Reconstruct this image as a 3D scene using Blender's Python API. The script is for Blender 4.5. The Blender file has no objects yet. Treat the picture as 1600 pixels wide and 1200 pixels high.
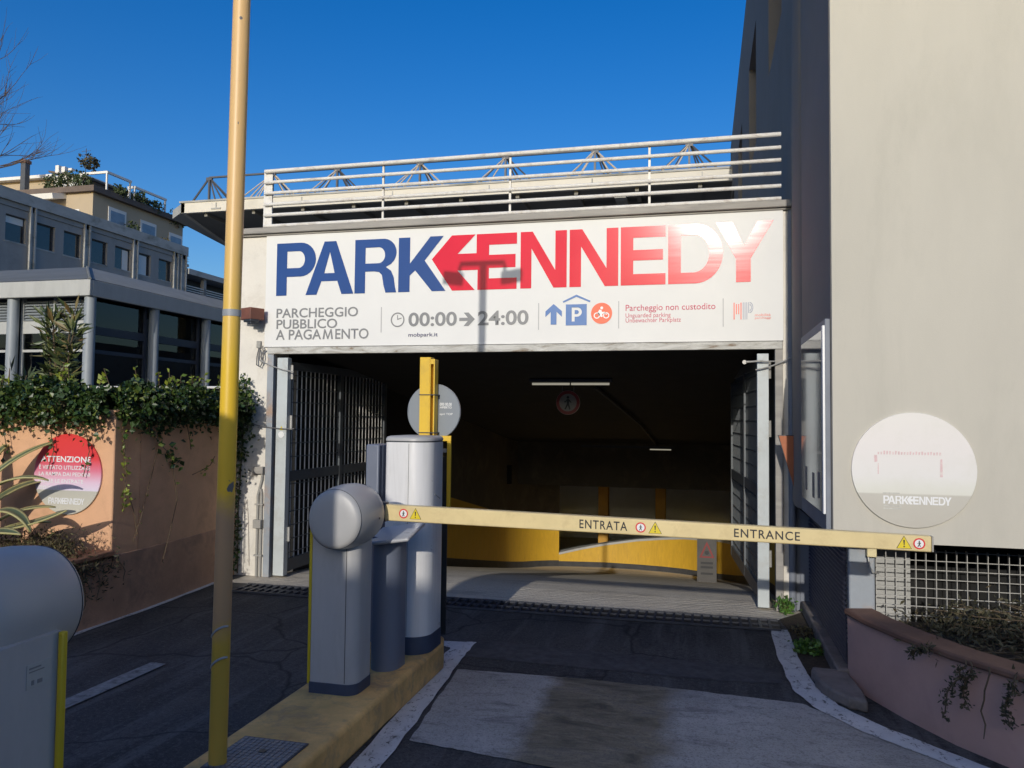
import bpy, math, random
import numpy as np
from mathutils import Vector, Matrix

random.seed(7)
rng = np.random.default_rng(7)
SC = bpy.context.scene
COL = SC.collection

# ------------------------------------------------------------------ camera
YAW, PIT, ROL, FPX = .2407, .0422, .0105, 1211.5
fw = Vector((-math.sin(YAW)*math.cos(PIT), math.cos(YAW)*math.cos(PIT), math.sin(PIT)))
r0 = Vector((math.cos(YAW), math.sin(YAW), 0)); u0 = r0.cross(fw)
rt = r0*math.cos(ROL)+u0*math.sin(ROL); up = -r0*math.sin(ROL)+u0*math.cos(ROL)
cam = bpy.data.cameras.new('camera'); camo = bpy.data.objects.new('camera', cam); COL.objects.link(camo)
M = Matrix((rt, up, -fw)).transposed().to_4x4(); M.translation = (0, 0, 1.6); camo.matrix_world = M
cam.sensor_width = 36; cam.lens = FPX/1600*36; cam.clip_end = 2000; cam.clip_start = .05
SC.camera = camo

# ------------------------------------------------------------------ sky, sun, exposure
SUN = Vector((-.022, 1, -.282)).normalized()
EL = math.asin(-SUN.z)
w = bpy.data.worlds.new('World'); SC.world = w; w.use_nodes = True
nt = w.node_tree; nt.nodes.clear()
sky = nt.nodes.new('ShaderNodeTexSky'); sky.sky_type = 'NISHITA'; sky.sun_disc = False
sky.sun_elevation = EL; sky.sun_rotation = math.radians(178); sky.altitude = 50
sky.air_density = 1.08; sky.dust_density = 1.9; sky.ozone_density = 3.4
hs = nt.nodes.new('ShaderNodeHueSaturation'); hs.inputs['Hue'].default_value = .514; hs.inputs['Saturation'].default_value = 1.38
bg = nt.nodes.new('ShaderNodeBackground'); bg.inputs['Strength'].default_value = .15
ow = nt.nodes.new('ShaderNodeOutputWorld')
nt.links.new(sky.outputs[0], hs.inputs['Color']); nt.links.new(hs.outputs[0], bg.inputs[0]); nt.links.new(bg.outputs[0], ow.inputs[0])
sl = bpy.data.lights.new('sun', 'SUN'); sl.energy = 2.6; sl.angle = math.radians(.5); sl.color = (1, .945, .86)
so = bpy.data.objects.new('sun', sl); COL.objects.link(so); so.rotation_euler = SUN.to_track_quat('-Z', 'Y').to_euler(); so.location = (0, -30, 20)
SC.view_settings.view_transform = 'Standard'; SC.view_settings.look = 'None'
SC.view_settings.exposure = 0; SC.view_settings.gamma = 1

# ------------------------------------------------------------------ helpers
def s2l(c):
    return tuple((v/255/12.92 if v/255 <= .04045 else ((v/255+.055)/1.055)**2.4) for v in c)

class MB:
    def __init__(self): self.v = []; self.f = []
    def add(self, vs, fs):
        b = len(self.v); self.v += [tuple(p) for p in vs]; self.f += [tuple(i+b for i in f) for f in fs]
    def box(self, x0, x1, y0, y1, z0, z1):
        self.add([(x0,y0,z0),(x1,y0,z0),(x1,y1,z0),(x0,y1,z0),(x0,y0,z1),(x1,y0,z1),(x1,y1,z1),(x0,y1,z1)],
                 [(0,3,2,1),(4,5,6,7),(0,1,5,4),(1,2,6,5),(2,3,7,6),(3,0,4,7)])
        return self
    def obox(self, c, s, R):
        vs = [Vector(c)+R@Vector((sx*s[0]/2, sy*s[1]/2, sz*s[2]/2)) for sz in (-1,1) for sx,sy in ((-1,-1),(1,-1),(1,1),(-1,1))]
        self.add(vs, [(0,3,2,1),(4,5,6,7),(0,1,5,4),(1,2,6,5),(2,3,7,6),(3,0,4,7)])
        return self
    def tube(self, pts, r, n=8, cap=True):
        pts = [Vector(p) for p in pts]; rs = r if isinstance(r, (list, tuple)) else [r]*len(pts)
        rings = []; a = None
        for i, p in enumerate(pts):
            t = (pts[min(i+1, len(pts)-1)]-pts[max(i-1, 0)]).normalized()
            if a is None:
                a = t.cross(Vector((0,0,1)) if abs(t.z) < .9 else Vector((0,1,0))).normalized()
            else:
                a = (a-t*a.dot(t)).normalized()
            b = t.cross(a)
            rings.append([p+(a*math.cos(2*math.pi*k/n)+b*math.sin(2*math.pi*k/n))*rs[i] for k in range(n)])
        vs = [p for q in rings for p in q]; fs = []
        for i in range(len(pts)-1):
            for k in range(n):
                fs.append((i*n+k, i*n+(k+1)%n, (i+1)*n+(k+1)%n, (i+1)*n+k))
        if cap: fs += [tuple(range(n))[::-1], tuple((len(pts)-1)*n+k for k in range(n))]
        self.add(vs, fs); return self
    def cyl(self, p0, p1, r, n=16): return self.tube([p0, p1], r, n)
    def revolve(self, prof, c, ax='Z', n=40, sx=1, sy=1):
        vs = []; fs = []
        for r, h in prof:
            for k in range(n):
                ca, sa = r*math.cos(2*math.pi*k/n)*sx, r*math.sin(2*math.pi*k/n)*sy
                q = (ca, sa, h) if ax == 'Z' else ((ca, h, sa) if ax == 'Y' else (h, ca, sa))
                vs.append((c[0]+q[0], c[1]+q[1], c[2]+q[2]))
        m = len(prof)
        for i in range(m-1):
            for k in range(n): fs.append((i*n+k, i*n+(k+1)%n, (i+1)*n+(k+1)%n, (i+1)*n+k))
        fs += [tuple(range(n))[::-1], tuple((m-1)*n+k for k in range(n))]
        self.add(vs, fs); return self
    def prism(self, poly, z0, z1):            # footprint (x,y) extruded in z
        n = len(poly)
        self.add([(x,y,z0) for x,y in poly]+[(x,y,z1) for x,y in poly],
                 [tuple(range(n))[::-1], tuple(range(n,2*n))]+[(i,(i+1)%n,(i+1)%n+n,i+n) for i in range(n)]); return self
    def prism_y(self, poly, y0, y1):          # outline (x,z) extruded in y
        n = len(poly)
        self.add([(x,y0,z) for x,z in poly]+[(x,y1,z) for x,z in poly],
                 [tuple(range(n)), tuple(range(n,2*n))[::-1]]+[(i,i+n,(i+1)%n+n,(i+1)%n) for i in range(n)]); return self
    def prism_x(self, poly, x0, x1):          # outline (y,z) extruded in x
        n = len(poly)
        self.add([(x0,y,z) for y,z in poly]+[(x1,y,z) for y,z in poly],
                 [tuple(range(n))[::-1], tuple(range(n,2*n))]+[(i,(i+1)%n,(i+1)%n+n,i+n) for i in range(n)]); return self
    def strip(self, path, z0, z1):            # vertical ribbon along (x,y); z may be lists
        n = len(path); a = z0 if isinstance(z0, list) else [z0]*n; b = z1 if isinstance(z1, list) else [z1]*n
        self.add([(p[0],p[1],a[i]) for i,p in enumerate(path)]+[(p[0],p[1],b[i]) for i,p in enumerate(path)],
                 [(i,i+1,n+i+1,n+i) for i in range(n-1)]); return self
    def thickwall(self, path, t, z0, z1):     # wall of thickness t to the left of the path
        n = len(path); P = [Vector((p[0],p[1])) for p in path]; o = []
        for i in range(n):
            d = (P[min(i+1,n-1)]-P[max(i-1,0)]).normalized(); o.append(P[i]+Vector((-d.y,d.x))*t)
        a = z0 if isinstance(z0, list) else [z0]*n; b = z1 if isinstance(z1, list) else [z1]*n
        vs = []
        for i in range(n): vs += [(P[i].x,P[i].y,a[i]),(P[i].x,P[i].y,b[i]),(o[i].x,o[i].y,b[i]),(o[i].x,o[i].y,a[i])]
        fs = []
        for i in range(n-1):
            for k in range(4): fs.append((4*i+k, 4*(i+1)+k, 4*(i+1)+(k+1)%4, 4*i+(k+1)%4))
        fs += [(0,1,2,3), tuple(4*(n-1)+k for k in (3,2,1,0))]
        self.add(vs, fs); return self
    def build(self, name, m, parent=None, bevel=0, ang=35, seg=2, loc=None):
        off = Vector(loc) if loc is not None else (root_of(parent).location.copy() if parent else Vector((0,0,0)))
        me = bpy.data.meshes.new(name); me.from_pydata([(x-off.x,y-off.y,z-off.z) for x,y,z in self.v], [], self.f)
        return finish(me, name, m, parent, bevel, ang, seg, loc)

def root_of(o):
    while o.parent: o = o.parent
    return o
def finish(me, name, m, parent=None, bevel=0, ang=35, seg=2, loc=None, smooth=True):
    if smooth:
        me.polygons.foreach_set('use_smooth', [True]*len(me.polygons)); me.update()
        try: me.set_sharp_from_angle(angle=math.radians(ang))
        except Exception: pass
    o = bpy.data.objects.new(name, me); COL.objects.link(o)
    if m: me.materials.append(m)
    if parent: o.parent = parent
    elif loc is not None: o.location = loc
    if bevel:
        b = o.modifiers.new('bevel', 'BEVEL'); b.width = bevel; b.segments = seg; b.limit_method = 'ANGLE'; b.angle_limit = math.radians(40)
    return o
def thing(name, label, cat, loc=(0,0,0), group=None):
    o = bpy.data.objects.new(name, None); COL.objects.link(o); o.location = loc; o.empty_display_size = .1
    o['label'] = label; o['category'] = cat
    if group: o['group'] = group
    return o
def tag(o, label, cat, group=None):
    o['label'] = label; o['category'] = cat
    if group: o['group'] = group
    return o
def struct(o, kind='structure'): o['kind'] = kind; return o
def copy_tree(o, parent=None):
    c = o.copy(); COL.objects.link(c)
    if parent: c.parent = parent
    for ch in list(o.children): copy_tree(ch, c)
    return c

# flat shapes and lettering (2-D curves filled, turned to mesh, stood up on a plane)
def curve_mesh(cu):
    o = bpy.data.objects.new('tmp', cu); COL.objects.link(o)
    me = bpy.data.meshes.new_from_object(o.evaluated_get(bpy.context.evaluated_depsgraph_get()))
    bpy.data.objects.remove(o); bpy.data.curves.remove(cu); return me
def loops_mesh(loops):
    cu = bpy.data.curves.new('tmp', 'CURVE'); cu.dimensions = '2D'; cu.fill_mode = 'BOTH'
    for L in loops:
        s = cu.splines.new('POLY'); s.points.add(len(L)-1); s.use_cyclic_u = True
        for i, p in enumerate(L): s.points[i].co = (p[0], p[1], 0, 1)
    return curve_mesh(cu)
def stand(me, fx, fz, y, off, slope=0):
    n = len(me.vertices); co = np.zeros(n*3); me.vertices.foreach_get('co', co); co = co.reshape(-1,3)
    X = fx(co[:,0]); Z = fz(co[:,1])
    out = np.stack([X-off.x, np.full(n, y)-off.y, Z+slope*X-off.z], 1); me.vertices.foreach_set('co', out.ravel()); me.update()
def shape(name, loops, m, parent, y, slope=0, z0=0, x0=0, sc=1):
    me = loops_mesh(loops); stand(me, lambda a: x0+a*sc, lambda b: z0+b*sc, y, root_of(parent).location if parent else Vector((0,0,0)), slope)
    return finish(me, name, m, parent, smooth=False)
def text(s, m, parent, x0, x1, z0, z1, y, bold=0, name='lettering', slope=0, sp=1.0):
    cu = bpy.data.curves.new('tmp', 'FONT'); cu.body = s; cu.size = 1; cu.offset = bold; cu.resolution_u = 4; cu.space_character = sp
    me = curve_mesh(cu); n = len(me.vertices); co = np.zeros(n*3); me.vertices.foreach_get('co', co); co = co.reshape(-1,3)
    a0, a1, b0, b1 = co[:,0].min(), co[:,0].max(), co[:,1].min(), co[:,1].max()
    stand(me, lambda a: x0+(a-a0)/(a1-a0)*(x1-x0), lambda b: z0+(b-b0)/(b1-b0)*(z1-z0), y, root_of(parent).location, slope)
    return finish(me, name, m, parent, smooth=False)
def arc(cx, cy, rx, ry, a0, a1, n=14):
    return [(cx+rx*math.cos(math.radians(a0+(a1-a0)*i/n)), cy+ry*math.sin(math.radians(a0+(a1-a0)*i/n))) for i in range(n+1)]
def ring(cx, cy, r, n=40): return arc(cx, cy, r, r, 0, 360*(n-1)/n, n-1)

# ------------------------------------------------------------------ materials
def nodes(name):
    m = bpy.data.materials.new(name); m.use_nodes = True; n = m.node_tree; n.nodes.clear()
    b = n.nodes.new('ShaderNodeBsdfPrincipled'); o = n.nodes.new('ShaderNodeOutputMaterial'); n.links.new(b.outputs[0], o.inputs[0])
    tc = n.nodes.new('ShaderNodeTexCoord'); return m, n, b, tc
def noise(n, tc, scale, detail=6, rough=.6, stretch=None, dist=0):
    t = n.nodes.new('ShaderNodeTexNoise'); t.inputs['Scale'].default_value = scale; t.inputs['Detail'].default_value = detail
    t.inputs['Roughness'].default_value = rough; t.inputs['Distortion'].default_value = dist
    src = tc.outputs['Object']
    if stretch:
        mp = n.nodes.new('ShaderNodeMapping'); mp.inputs['Scale'].default_value = stretch; n.links.new(src, mp.inputs[0]); src = mp.outputs[0]
    n.links.new(src, t.inputs['Vector']); return t.outputs['Fac']
def ramp(n, fac, stops, interp='LINEAR'):
    r = n.nodes.new('ShaderNodeValToRGB'); r.color_ramp.interpolation = interp; e = r.color_ramp.elements
    while len(e) < len(stops): e.new(.5)
    for i, (p, c) in enumerate(stops):
        e[i].position = p; e[i].color = (*c, 1) if len(c) == 3 else c
    n.links.new(fac, r.inputs[0]); return r.outputs[0]
def mix(n, fac, a, b, mode='MIX'):
    x = n.nodes.new('ShaderNodeMix'); x.data_type = 'RGBA'; x.blend_type = mode
    for sock, v in ((x.inputs[0], fac), (x.inputs[6], a), (x.inputs[7], b)):
        if isinstance(v, (int, float)): sock.default_value = v
        elif isinstance(v, tuple): sock.default_value = (*v, 1)
        else: n.links.new(v, sock)
    return x.outputs[2]
def bump(n, b, h, strength, dist=.01):
    u = n.nodes.new('ShaderNodeBump'); u.inputs['Strength'].default_value = strength; u.inputs['Distance'].default_value = dist
    n.links.new(h, u.inputs['Height']); n.links.new(u.outputs[0], b.inputs['Normal'])
def mul(c, k): return tuple(min(1, v*k) for v in c)
def mat(name, col, rough=.6, var=.18, scale=6, bs=60, bstr=.15, bd=.004, metal=0, spec=.5, stain=None, stain_scale=2.5, stain_amt=.5, coat=0, stretch=None):
    m, n, b, tc = nodes(name)
    f = noise(n, tc, scale, 8, .65, stretch)
    c = ramp(n, f, [(.3, mul(col, 1-var)), (.7, mul(col, 1+var))])
    if stain:
        g = ramp(n, noise(n, tc, stain_scale, 10, .7, stretch, .4), [(.5, (0,0,0)), (.72, (stain_amt,)*3)])
        c = mix(n, g, c, stain)
    n.links.new(c, b.inputs['Base Color'])
    b.inputs['Metallic'].default_value = metal; b.inputs['Specular IOR Level'].default_value = spec; b.inputs['Coat Weight'].default_value = coat
    rr = n.nodes.new('ShaderNodeMapRange'); rr.inputs['To Min'].default_value = max(.02, rough-.08); rr.inputs['To Max'].default_value = min(1, rough+.08)
    n.links.new(noise(n, tc, scale*2.3, 4), rr.inputs[0]); n.links.new(rr.outputs[0], b.inputs['Roughness'])
    if bstr: bump(n, b, noise(n, tc, bs, 5, .6), bstr, bd)
    return m
def leafmat(name, a, c, rough=.45, tr=.25, third=None):
    m, n, b, tc = nodes(name)
    g = n.nodes.new('ShaderNodeNewGeometry')
    st = [(0, a), (.75, c)] + ([(.97, third)] if third else [])
    n.links.new(ramp(n, g.outputs['Random Per Island'], st), b.inputs['Base Color'])
    b.inputs['Roughness'].default_value = rough; b.inputs['Subsurface Weight'].default_value = 0
    return m

MT = {}
def asphalt():
    m, n, b, tc = nodes('asphalt')
    big = noise(n, tc, .7, 6, .6); mid = noise(n, tc, 3.2, 8, .7, (1,.35,1), .5); fine = noise(n, tc, 120, 4, .75)
    c = ramp(n, big, [(.35, (.04,.04,.041)), (.7, (.10,.098,.096))])
    c = mix(n, ramp(n, mid, [(.47, (0,0,0)), (.66, (.6,.6,.6))]), c, (.135,.128,.118))
    c = mix(n, ramp(n, noise(n, tc, 1.6, 9, .75, (.6,1.6,1), 1.2), [(.55, (0,0,0)), (.66, (.7,.7,.7))]), c, (.028,.028,.031))
    c = mix(n, ramp(n, fine, [(.36, (.6,.6,.6)), (.62, (0,0,0))]), c, (.02,.02,.022))
    c = mix(n, ramp(n, fine, [(.60, (0,0,0)), (.70, (.7,.7,.7))]), c, (.24,.24,.235))
    c = mix(n, ramp(n, noise(n, tc, 2.4, 7, .7, (2.4,.22,1), .3), [(.5, (0,0,0)), (.64, (.55,.55,.55))]), c, (.15,.148,.145))
    c = mix(n, ramp(n, noise(n, tc, 38, 6, .85), [(.5, (0,0,0)), (.62, (.55,.55,.55))]), c, (.16,.157,.152))
    c = mix(n, ramp(n, noise(n, tc, 30, 6, .85, (1,1,1), .4), [(.36, (.75,.75,.75)), (.47, (0,0,0))]), c, (.018,.018,.019))
    # hairline cracks
    v = n.nodes.new('ShaderNodeTexVoronoi'); v.feature = 'DISTANCE_TO_EDGE'; v.inputs['Scale'].default_value = .75
    wn = n.nodes.new('ShaderNodeTexNoise'); wn.inputs['Scale'].default_value = 3; n.links.new(tc.outputs['Object'], wn.inputs['Vector'])
    wp = mix(n, .22, tc.outputs['Object'], wn.outputs['Color'], 'ADD'); n.links.new(wp, v.inputs['Vector'])
    cr = ramp(n, v.outputs['Distance'], [(0, (.8,.8,.8)), (.012, (0,0,0))])
    c = mix(n, cr, c, (.014,.014,.016))
    n.links.new(c, b.inputs['Base Color']); b.inputs['Roughness'].default_value = .78; b.inputs['Specular IOR Level'].default_value = .35
    bump(n, b, fine, .55, .006); return m
MT['asphalt'] = asphalt()
def slabmat(name, a, c, stain, amt):
    m, n, b, tc = nodes(name)
    col = ramp(n, noise(n, tc, 1.6, 9, .7), [(.3, a), (.7, c)])
    col = mix(n, ramp(n, noise(n, tc, 4, 10, .75, (.5,1.6,1), .8), [(.5, (0,0,0)), (.7, (amt,)*3)]), col, stain)
    col = mix(n, ramp(n, noise(n, tc, 90, 3, .7), [(.3, (.5,)*3), (.5, (0,0,0))]), col, mul(a, .5))
    col = mix(n, ramp(n, noise(n, tc, 14, 8, .8), [(.62, (0,0,0)), (.72, (.5,)*3)]), col, mul(a, .45))
    n.links.new(col, b.inputs['Base Color']); b.inputs['Roughness'].default_value = .85
    bump(n, b, noise(n, tc, 60, 6, .7), .35, .006); return m
MT['slab'] = slabmat('concrete_slab', (.22,.215,.205), (.32,.31,.30), (.14,.135,.125), .5)
def slab_soft():
    m, n, b, tc = nodes('stained_concrete_slab')
    s_ = n.nodes.new('ShaderNodeSeparateXYZ'); n.links.new(tc.outputs['Object'], s_.inputs[0])
    ad = n.nodes.new('ShaderNodeMath'); ad.operation = 'MULTIPLY_ADD'; n.links.new(noise(n, tc, 5, 8, .7), ad.inputs[0]); ad.inputs[1].default_value = .28; n.links.new(s_.outputs[0], ad.inputs[2])
    mr = n.nodes.new('ShaderNodeMapRange'); mr.inputs['From Min'].default_value = -1.5; mr.inputs['From Max'].default_value = .5; n.links.new(ad.outputs[0], mr.inputs[0])
    mask = ramp(n, mr.outputs[0], [(.36, (0,0,0)), (.41, (.95,)*3), (.70, (.95,)*3), (.77, (0,0,0))])
    col = ramp(n, noise(n, tc, 1.8, 10, .72), [(.3, (.33,.312,.285)), (.7, (.54,.515,.475))])
    br = ramp(n, noise(n, tc, 3, 10, .75, (.8,2.4,1), .6), [(.36, (.085,.068,.042)), (.48, (.205,.168,.105)), (.66, (.36,.30,.20))])
    col = mix(n, mask, col, br)
    col = mix(n, ramp(n, noise(n, tc, 4, 10, .78, (.6,1.8,1), .9), [(.52, (0,0,0)), (.66, (.65,)*3)]), col, (.11,.105,.10))
    col = mix(n, ramp(n, noise(n, tc, 22, 10, .85), [(.54, (0,0,0)), (.64, (.7,)*3)]), col, (.10,.095,.085))
    col = mix(n, ramp(n, noise(n, tc, 110, 3, .7), [(.32, (.6,)*3), (.5, (0,0,0))]), col, (.09,.088,.085))
    n.links.new(col, b.inputs['Base Color']); b.inputs['Roughness'].default_value = .85
    bump(n, b, noise(n, tc, 60, 6, .75), .45, .008); return m
MT['slab'] = slab_soft()
MT['slab_brown'] = slabmat('stained_concrete', (.17,.155,.12), (.26,.235,.19), (.075,.068,.055), .85)
def rampmat():
    m, n, b, tc = nodes('ribbed_ramp_concrete')
    col = ramp(n, noise(n, tc, 1.3, 8, .7, (1,.5,1)), [(.3, (.56,.50,.41)), (.7, (.72,.66,.55))])
    col = mix(n, ramp(n, noise(n, tc, 2.2, 9, .75, (.35,2.2,1), 1.0), [(.5, (0,0,0)), (.66, (.75,)*3)]), col, (.36,.32,.26))
    n.links.new(col, b.inputs['Base Color']); b.inputs['Roughness'].default_value = .9
    wv_ = n.nodes.new('ShaderNodeTexWave'); wv_.bands_direction = 'Y'; wv_.inputs['Scale'].default_value = 5; wv_.inputs['Distortion'].default_value = 7; wv_.inputs['Detail'].default_value = 3
    n.links.new(tc.outputs['Object'], wv_.inputs['Vector']); u1 = n.nodes.new('ShaderNodeBump'); u1.inputs['Strength'].default_value = .35; u1.inputs['Distance'].default_value = .01
    n.links.new(wv_.outputs['Fac'], u1.inputs['Height']); u2 = n.nodes.new('ShaderNodeBump'); u2.inputs['Strength'].default_value = .8; u2.inputs['Distance'].default_value = .012
    n.links.new(noise(n, tc, 40, 4, .6), u2.inputs['Height']); n.links.new(u1.outputs[0], u2.inputs['Normal']); n.links.new(u2.outputs[0], b.inputs['Normal']); return m
MT['ramp'] = rampmat()
def roadpaint():
    m, n, b, tc = nodes('worn_road_paint')
    c = ramp(n, noise(n, tc, 5, 8, .7), [(.3, (.52,.52,.52)), (.7, (.72,.72,.71))])
    wmask = ramp(n, noise(n, tc, 24, 12, .82, (1,.6,1), .3), [(.545, (0,0,0)), (.60, (1,1,1))])
    c = mix(n, wmask, c, (.08,.078,.075)); n.links.new(c, b.inputs['Base Color']); b.inputs['Roughness'].default_value = .7
    bump(n, b, noise(n, tc, 25, 6, .7), .3, .004); return m
MT['roadpaint'] = roadpaint()
MT['dash'] = mat('faded_road_paint', (.26,.26,.25), .8, .3, 30, 90, .3, stain=(.06,.06,.062), stain_scale=16, stain_amt=1)
MT['island'] = mat('worn_yellow_kerb_paint', (.74,.44,.15), .8, .3, 4, 45, .5, .008, stain=(.36,.235,.13), stain_scale=7, stain_amt=.95)
MT['peach'] = mat('peach_plaster', (.70,.40,.225), .85, .10, 3, 70, .25, .004, stain=(.44,.25,.14), stain_scale=3.5, stain_amt=.55)
MT['peach_low'] = mat('weathered_shaded_plaster', (.52,.30,.18), .9, .2, 3, 60, .35, .006, stain=(.12,.09,.07), stain_scale=3, stain_amt=.6)  # weathered, and toned down for the shade line on the lower wall
MT['rim'] = mat('terracotta_rim', (.30,.15,.085), .8, .25, 6, 50, .3, .005, stain=(.1,.07,.05), stain_amt=.6)
MT['whitewall'] = mat('whitewashed_wall', (.74,.70,.62), .85, .07, 2, 30, .4, .008, stain=(.42,.37,.3), stain_scale=3.5, stain_amt=.45)
MT['signwhite'] = mat('sign_white', (.76,.755,.73), .5, .02, 3, 9, .02, .01, spec=.2)
MT['coping'] = mat('grey_coping', (.33,.31,.28), .7, .2, 5, 40, .2, stain=(.14,.13,.12), stretch=(.4,1,3))
def rusty():
    m, n, b, tc = nodes('flaking_whitewashed_steel')
    c = ramp(n, noise(n, tc, 3.2, 10, .75, (1,1,5), .8), [(.36, (.19,.12,.065)), (.44, (.42,.41,.37)), (.6, (.62,.61,.57)), (.72, (.36,.35,.31))])
    n.links.new(c, b.inputs['Base Color']); b.inputs['Roughness'].default_value = .75; bump(n, b, noise(n, tc, 30, 6), .4, .006); return m
MT['rusty'] = rusty()
MT['railwhite'] = mat('white_rail_paint', (.72,.70,.66), .45, .06, 8, 40, .05, stain=(.33,.24,.16), stain_scale=9, stain_amt=.6)
MT['gatepost'] = mat('pale_grey_gate_paint', (.50,.54,.54), .5, .08, 5, 30, .08, stain=(.3,.24,.17), stain_scale=6, stain_amt=.4)
MT['gategrey'] = mat('dark_grey_gate_paint', (.10,.115,.125), .5, .15, 6, 30, .08, stain=(.1,.07,.05), stain_scale=6, stain_amt=.5)
MT['gatebar'] = mat('pale_bar_paint', (.72,.71,.67), .5, .12, 9, 30, .05)
MT['render'] = mat('beige_render', (.53,.50,.425), .9, .05, 1.2, 190, .25, .003, stain=(.43,.41,.345), stain_scale=.9, stain_amt=.7, stretch=(1.6,1,.45))
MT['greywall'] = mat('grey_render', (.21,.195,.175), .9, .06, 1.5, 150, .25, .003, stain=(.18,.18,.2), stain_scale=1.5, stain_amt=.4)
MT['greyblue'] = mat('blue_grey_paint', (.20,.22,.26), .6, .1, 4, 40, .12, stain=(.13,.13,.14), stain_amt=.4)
MT['navy'] = mat('navy_slat_paint', (.045,.05,.085), .55, .1, 6, 30, .05)
MT['kerb'] = mat('rough_kerb_concrete', (.22,.19,.17), .9, .25, 7, 40, .6, .01, stain=(.07,.06,.05), stain_amt=.7)
MT['pinkplanter'] = mat('pink_planter_render', (.58,.37,.315), .9, .07, 2, 90, .3, .004, stain=(.36,.22,.18), stain_scale=1.6, stain_amt=.4)
MT['rimbrown'] = mat('brown_planter_rim', (.20,.11,.075), .8, .2, 5, 60, .3, stain=(.12,.07,.05), stain_amt=.6)
MT['soil'] = mat('soil', (.06,.045,.03), .95, .4, 20, 60, .9, .02)
MT['galv'] = mat('galvanised_steel', (.40,.39,.365), .5, .15, 15, 40, .1, metal=.3)
MT['bluesteel'] = mat('pale_blue_steel', (.30,.33,.36), .55, .12, 5, 40, .15, stain=(.45,.24,.1), stain_scale=4.5, stain_amt=.6)
MT['silver'] = mat('silver_painted_metal', (.77,.76,.745), .30, .05, 3, 0, 0, metal=.12, stretch=(4,4,.25), stain=(.5,.48,.45), stain_scale=4, stain_amt=.4)
MT['headgrey'] = mat('grey_moulded_plastic', (.40,.395,.385), .42, .03, 8, 220, .04, .001)
MT['cabgrey'] = mat('grey_powder_coat', (.43,.425,.42), .38, .05, 5, 300, .03, .001, stain=(.30,.29,.27), stain_scale=5, stain_amt=.35, stretch=(2,2,.5))
MT['plinth'] = mat('dark_blue_plinth', (.045,.06,.10), .5, .15, 8, 40, .1)
MT['darkplastic'] = mat('dark_plastic', (.03,.035,.045), .4, .1, 8, 0, 0)
MT['console'] = mat('slate_blue_metal', (.17,.19,.24), .35, .04, 4, 0, 0, metal=.1)
MT['consoletop'] = mat('pale_console_top', (.42,.43,.45), .3, .03, 4, 0, 0)
MT['yellow'] = mat('yellow_paint', (.74,.47,.03), .45, .06, 6, 40, .05, stain=(.4,.25,.06), stain_scale=9, stain_amt=.3)
MT['trimyellow'] = mat('yellow_trim', (.55,.42,.02), .4, .04, 6, 0, 0)
MT['boom'] = mat('cream_yellow_boom', (.70,.56,.28), .42, .08, 4, 30, .02, stain=(.46,.34,.16), stain_scale=9, stain_amt=.45)
MT['black'] = mat('black_vinyl', (.018,.018,.02), .45, .02, 4, 0, 0)
MT['white'] = mat('white_vinyl', (.78,.78,.77), .4, .02, 4, 0, 0)
MT['red'] = mat('red_vinyl', (.66,.03,.035), .4, .03, 4, 0, 0)
MT['redshade'] = mat('shaded_red_vinyl', (.22,.02,.02), .5, .1, 6, 0, 0); MT['whiteshade'] = mat('shaded_white_vinyl', (.26,.25,.23), .5, .15, 6, 0, 0)  # sign vinyl darkened: the dim garage shade is put into the colour
MT['icongold'] = mat('warning_yellow', (.72,.56,.02), .4, .03, 4, 0, 0)
MT['brownbox'] = mat('rust_brown_casing', (.20,.075,.05), .6, .2, 8, 60, .15, stain=(.08,.05,.04), stain_amt=.5)
MT['orange'] = mat('orange_sign_back', (.42,.13,.05), .6, .12, 6, 40, .1, stain=(.3,.1,.05), stain_amt=.4)
MT['cable'] = mat('grey_cable', (.16,.155,.15), .6, .1, 8, 0, 0)
MT['conduit'] = mat('conduit_grey', (.34,.33,.30), .6, .15, 8, 30, .1)
def vinyl(name, col):
    m, n, b, tc = nodes(name)
    n.links.new(ramp(n, noise(n, tc, 2, 5), [(.3, mul(col, .95)), (.7, mul(col, 1.05))]), b.inputs['Base Color'])
    b.inputs['Roughness'].default_value = .5; b.inputs['Specular IOR Level'].default_value = 0
    b.inputs['Coat Weight'].default_value = .5; b.inputs['Coat Roughness'].default_value = .15; b.inputs['Coat IOR'].default_value = 1.5
    u = n.nodes.new('ShaderNodeBump'); u.inputs['Strength'].default_value = .055; u.inputs['Distance'].default_value = .006
    n.links.new(noise(n, tc, 3.2, 3, .5, (.35,1,4.5)), u.inputs['Height']); n.links.new(u.outputs[0], b.inputs['Coat Normal'])
    return m
MT['vblue'] = vinyl('blue_vinyl', (.026,.075,.255)); MT['vred'] = vinyl('gloss_red_vinyl', (.72,.012,.045))
MT['vgrey'] = mat('grey_vinyl', (.215,.22,.225), .45, .02, 4, 0, 0); MT['vdark'] = mat('dark_navy_vinyl', (.04,.045,.13), .45, .02, 4, 0, 0)
MT['vsky'] = mat('mid_blue_vinyl', (.055,.16,.42), .45, .02, 4, 0, 0); MT['vorange'] = mat('orange_vinyl', (.80,.11,.03), .45, .02, 4, 0, 0)
MT['vmag'] = mat('crimson_vinyl', (.50,.035,.10), .45, .02, 4, 0, 0); MT['vline'] = mat('divider_grey', (.42,.41,.42), .5, .02, 4, 0, 0)
MT['vpale'] = mat('pale_grey_vinyl', (.36,.38,.46), .45, .02, 4, 0, 0); MT['vpink'] = mat('faded_red_vinyl', (.78,.17,.13), .45, .02, 4, 0, 0)
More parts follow.
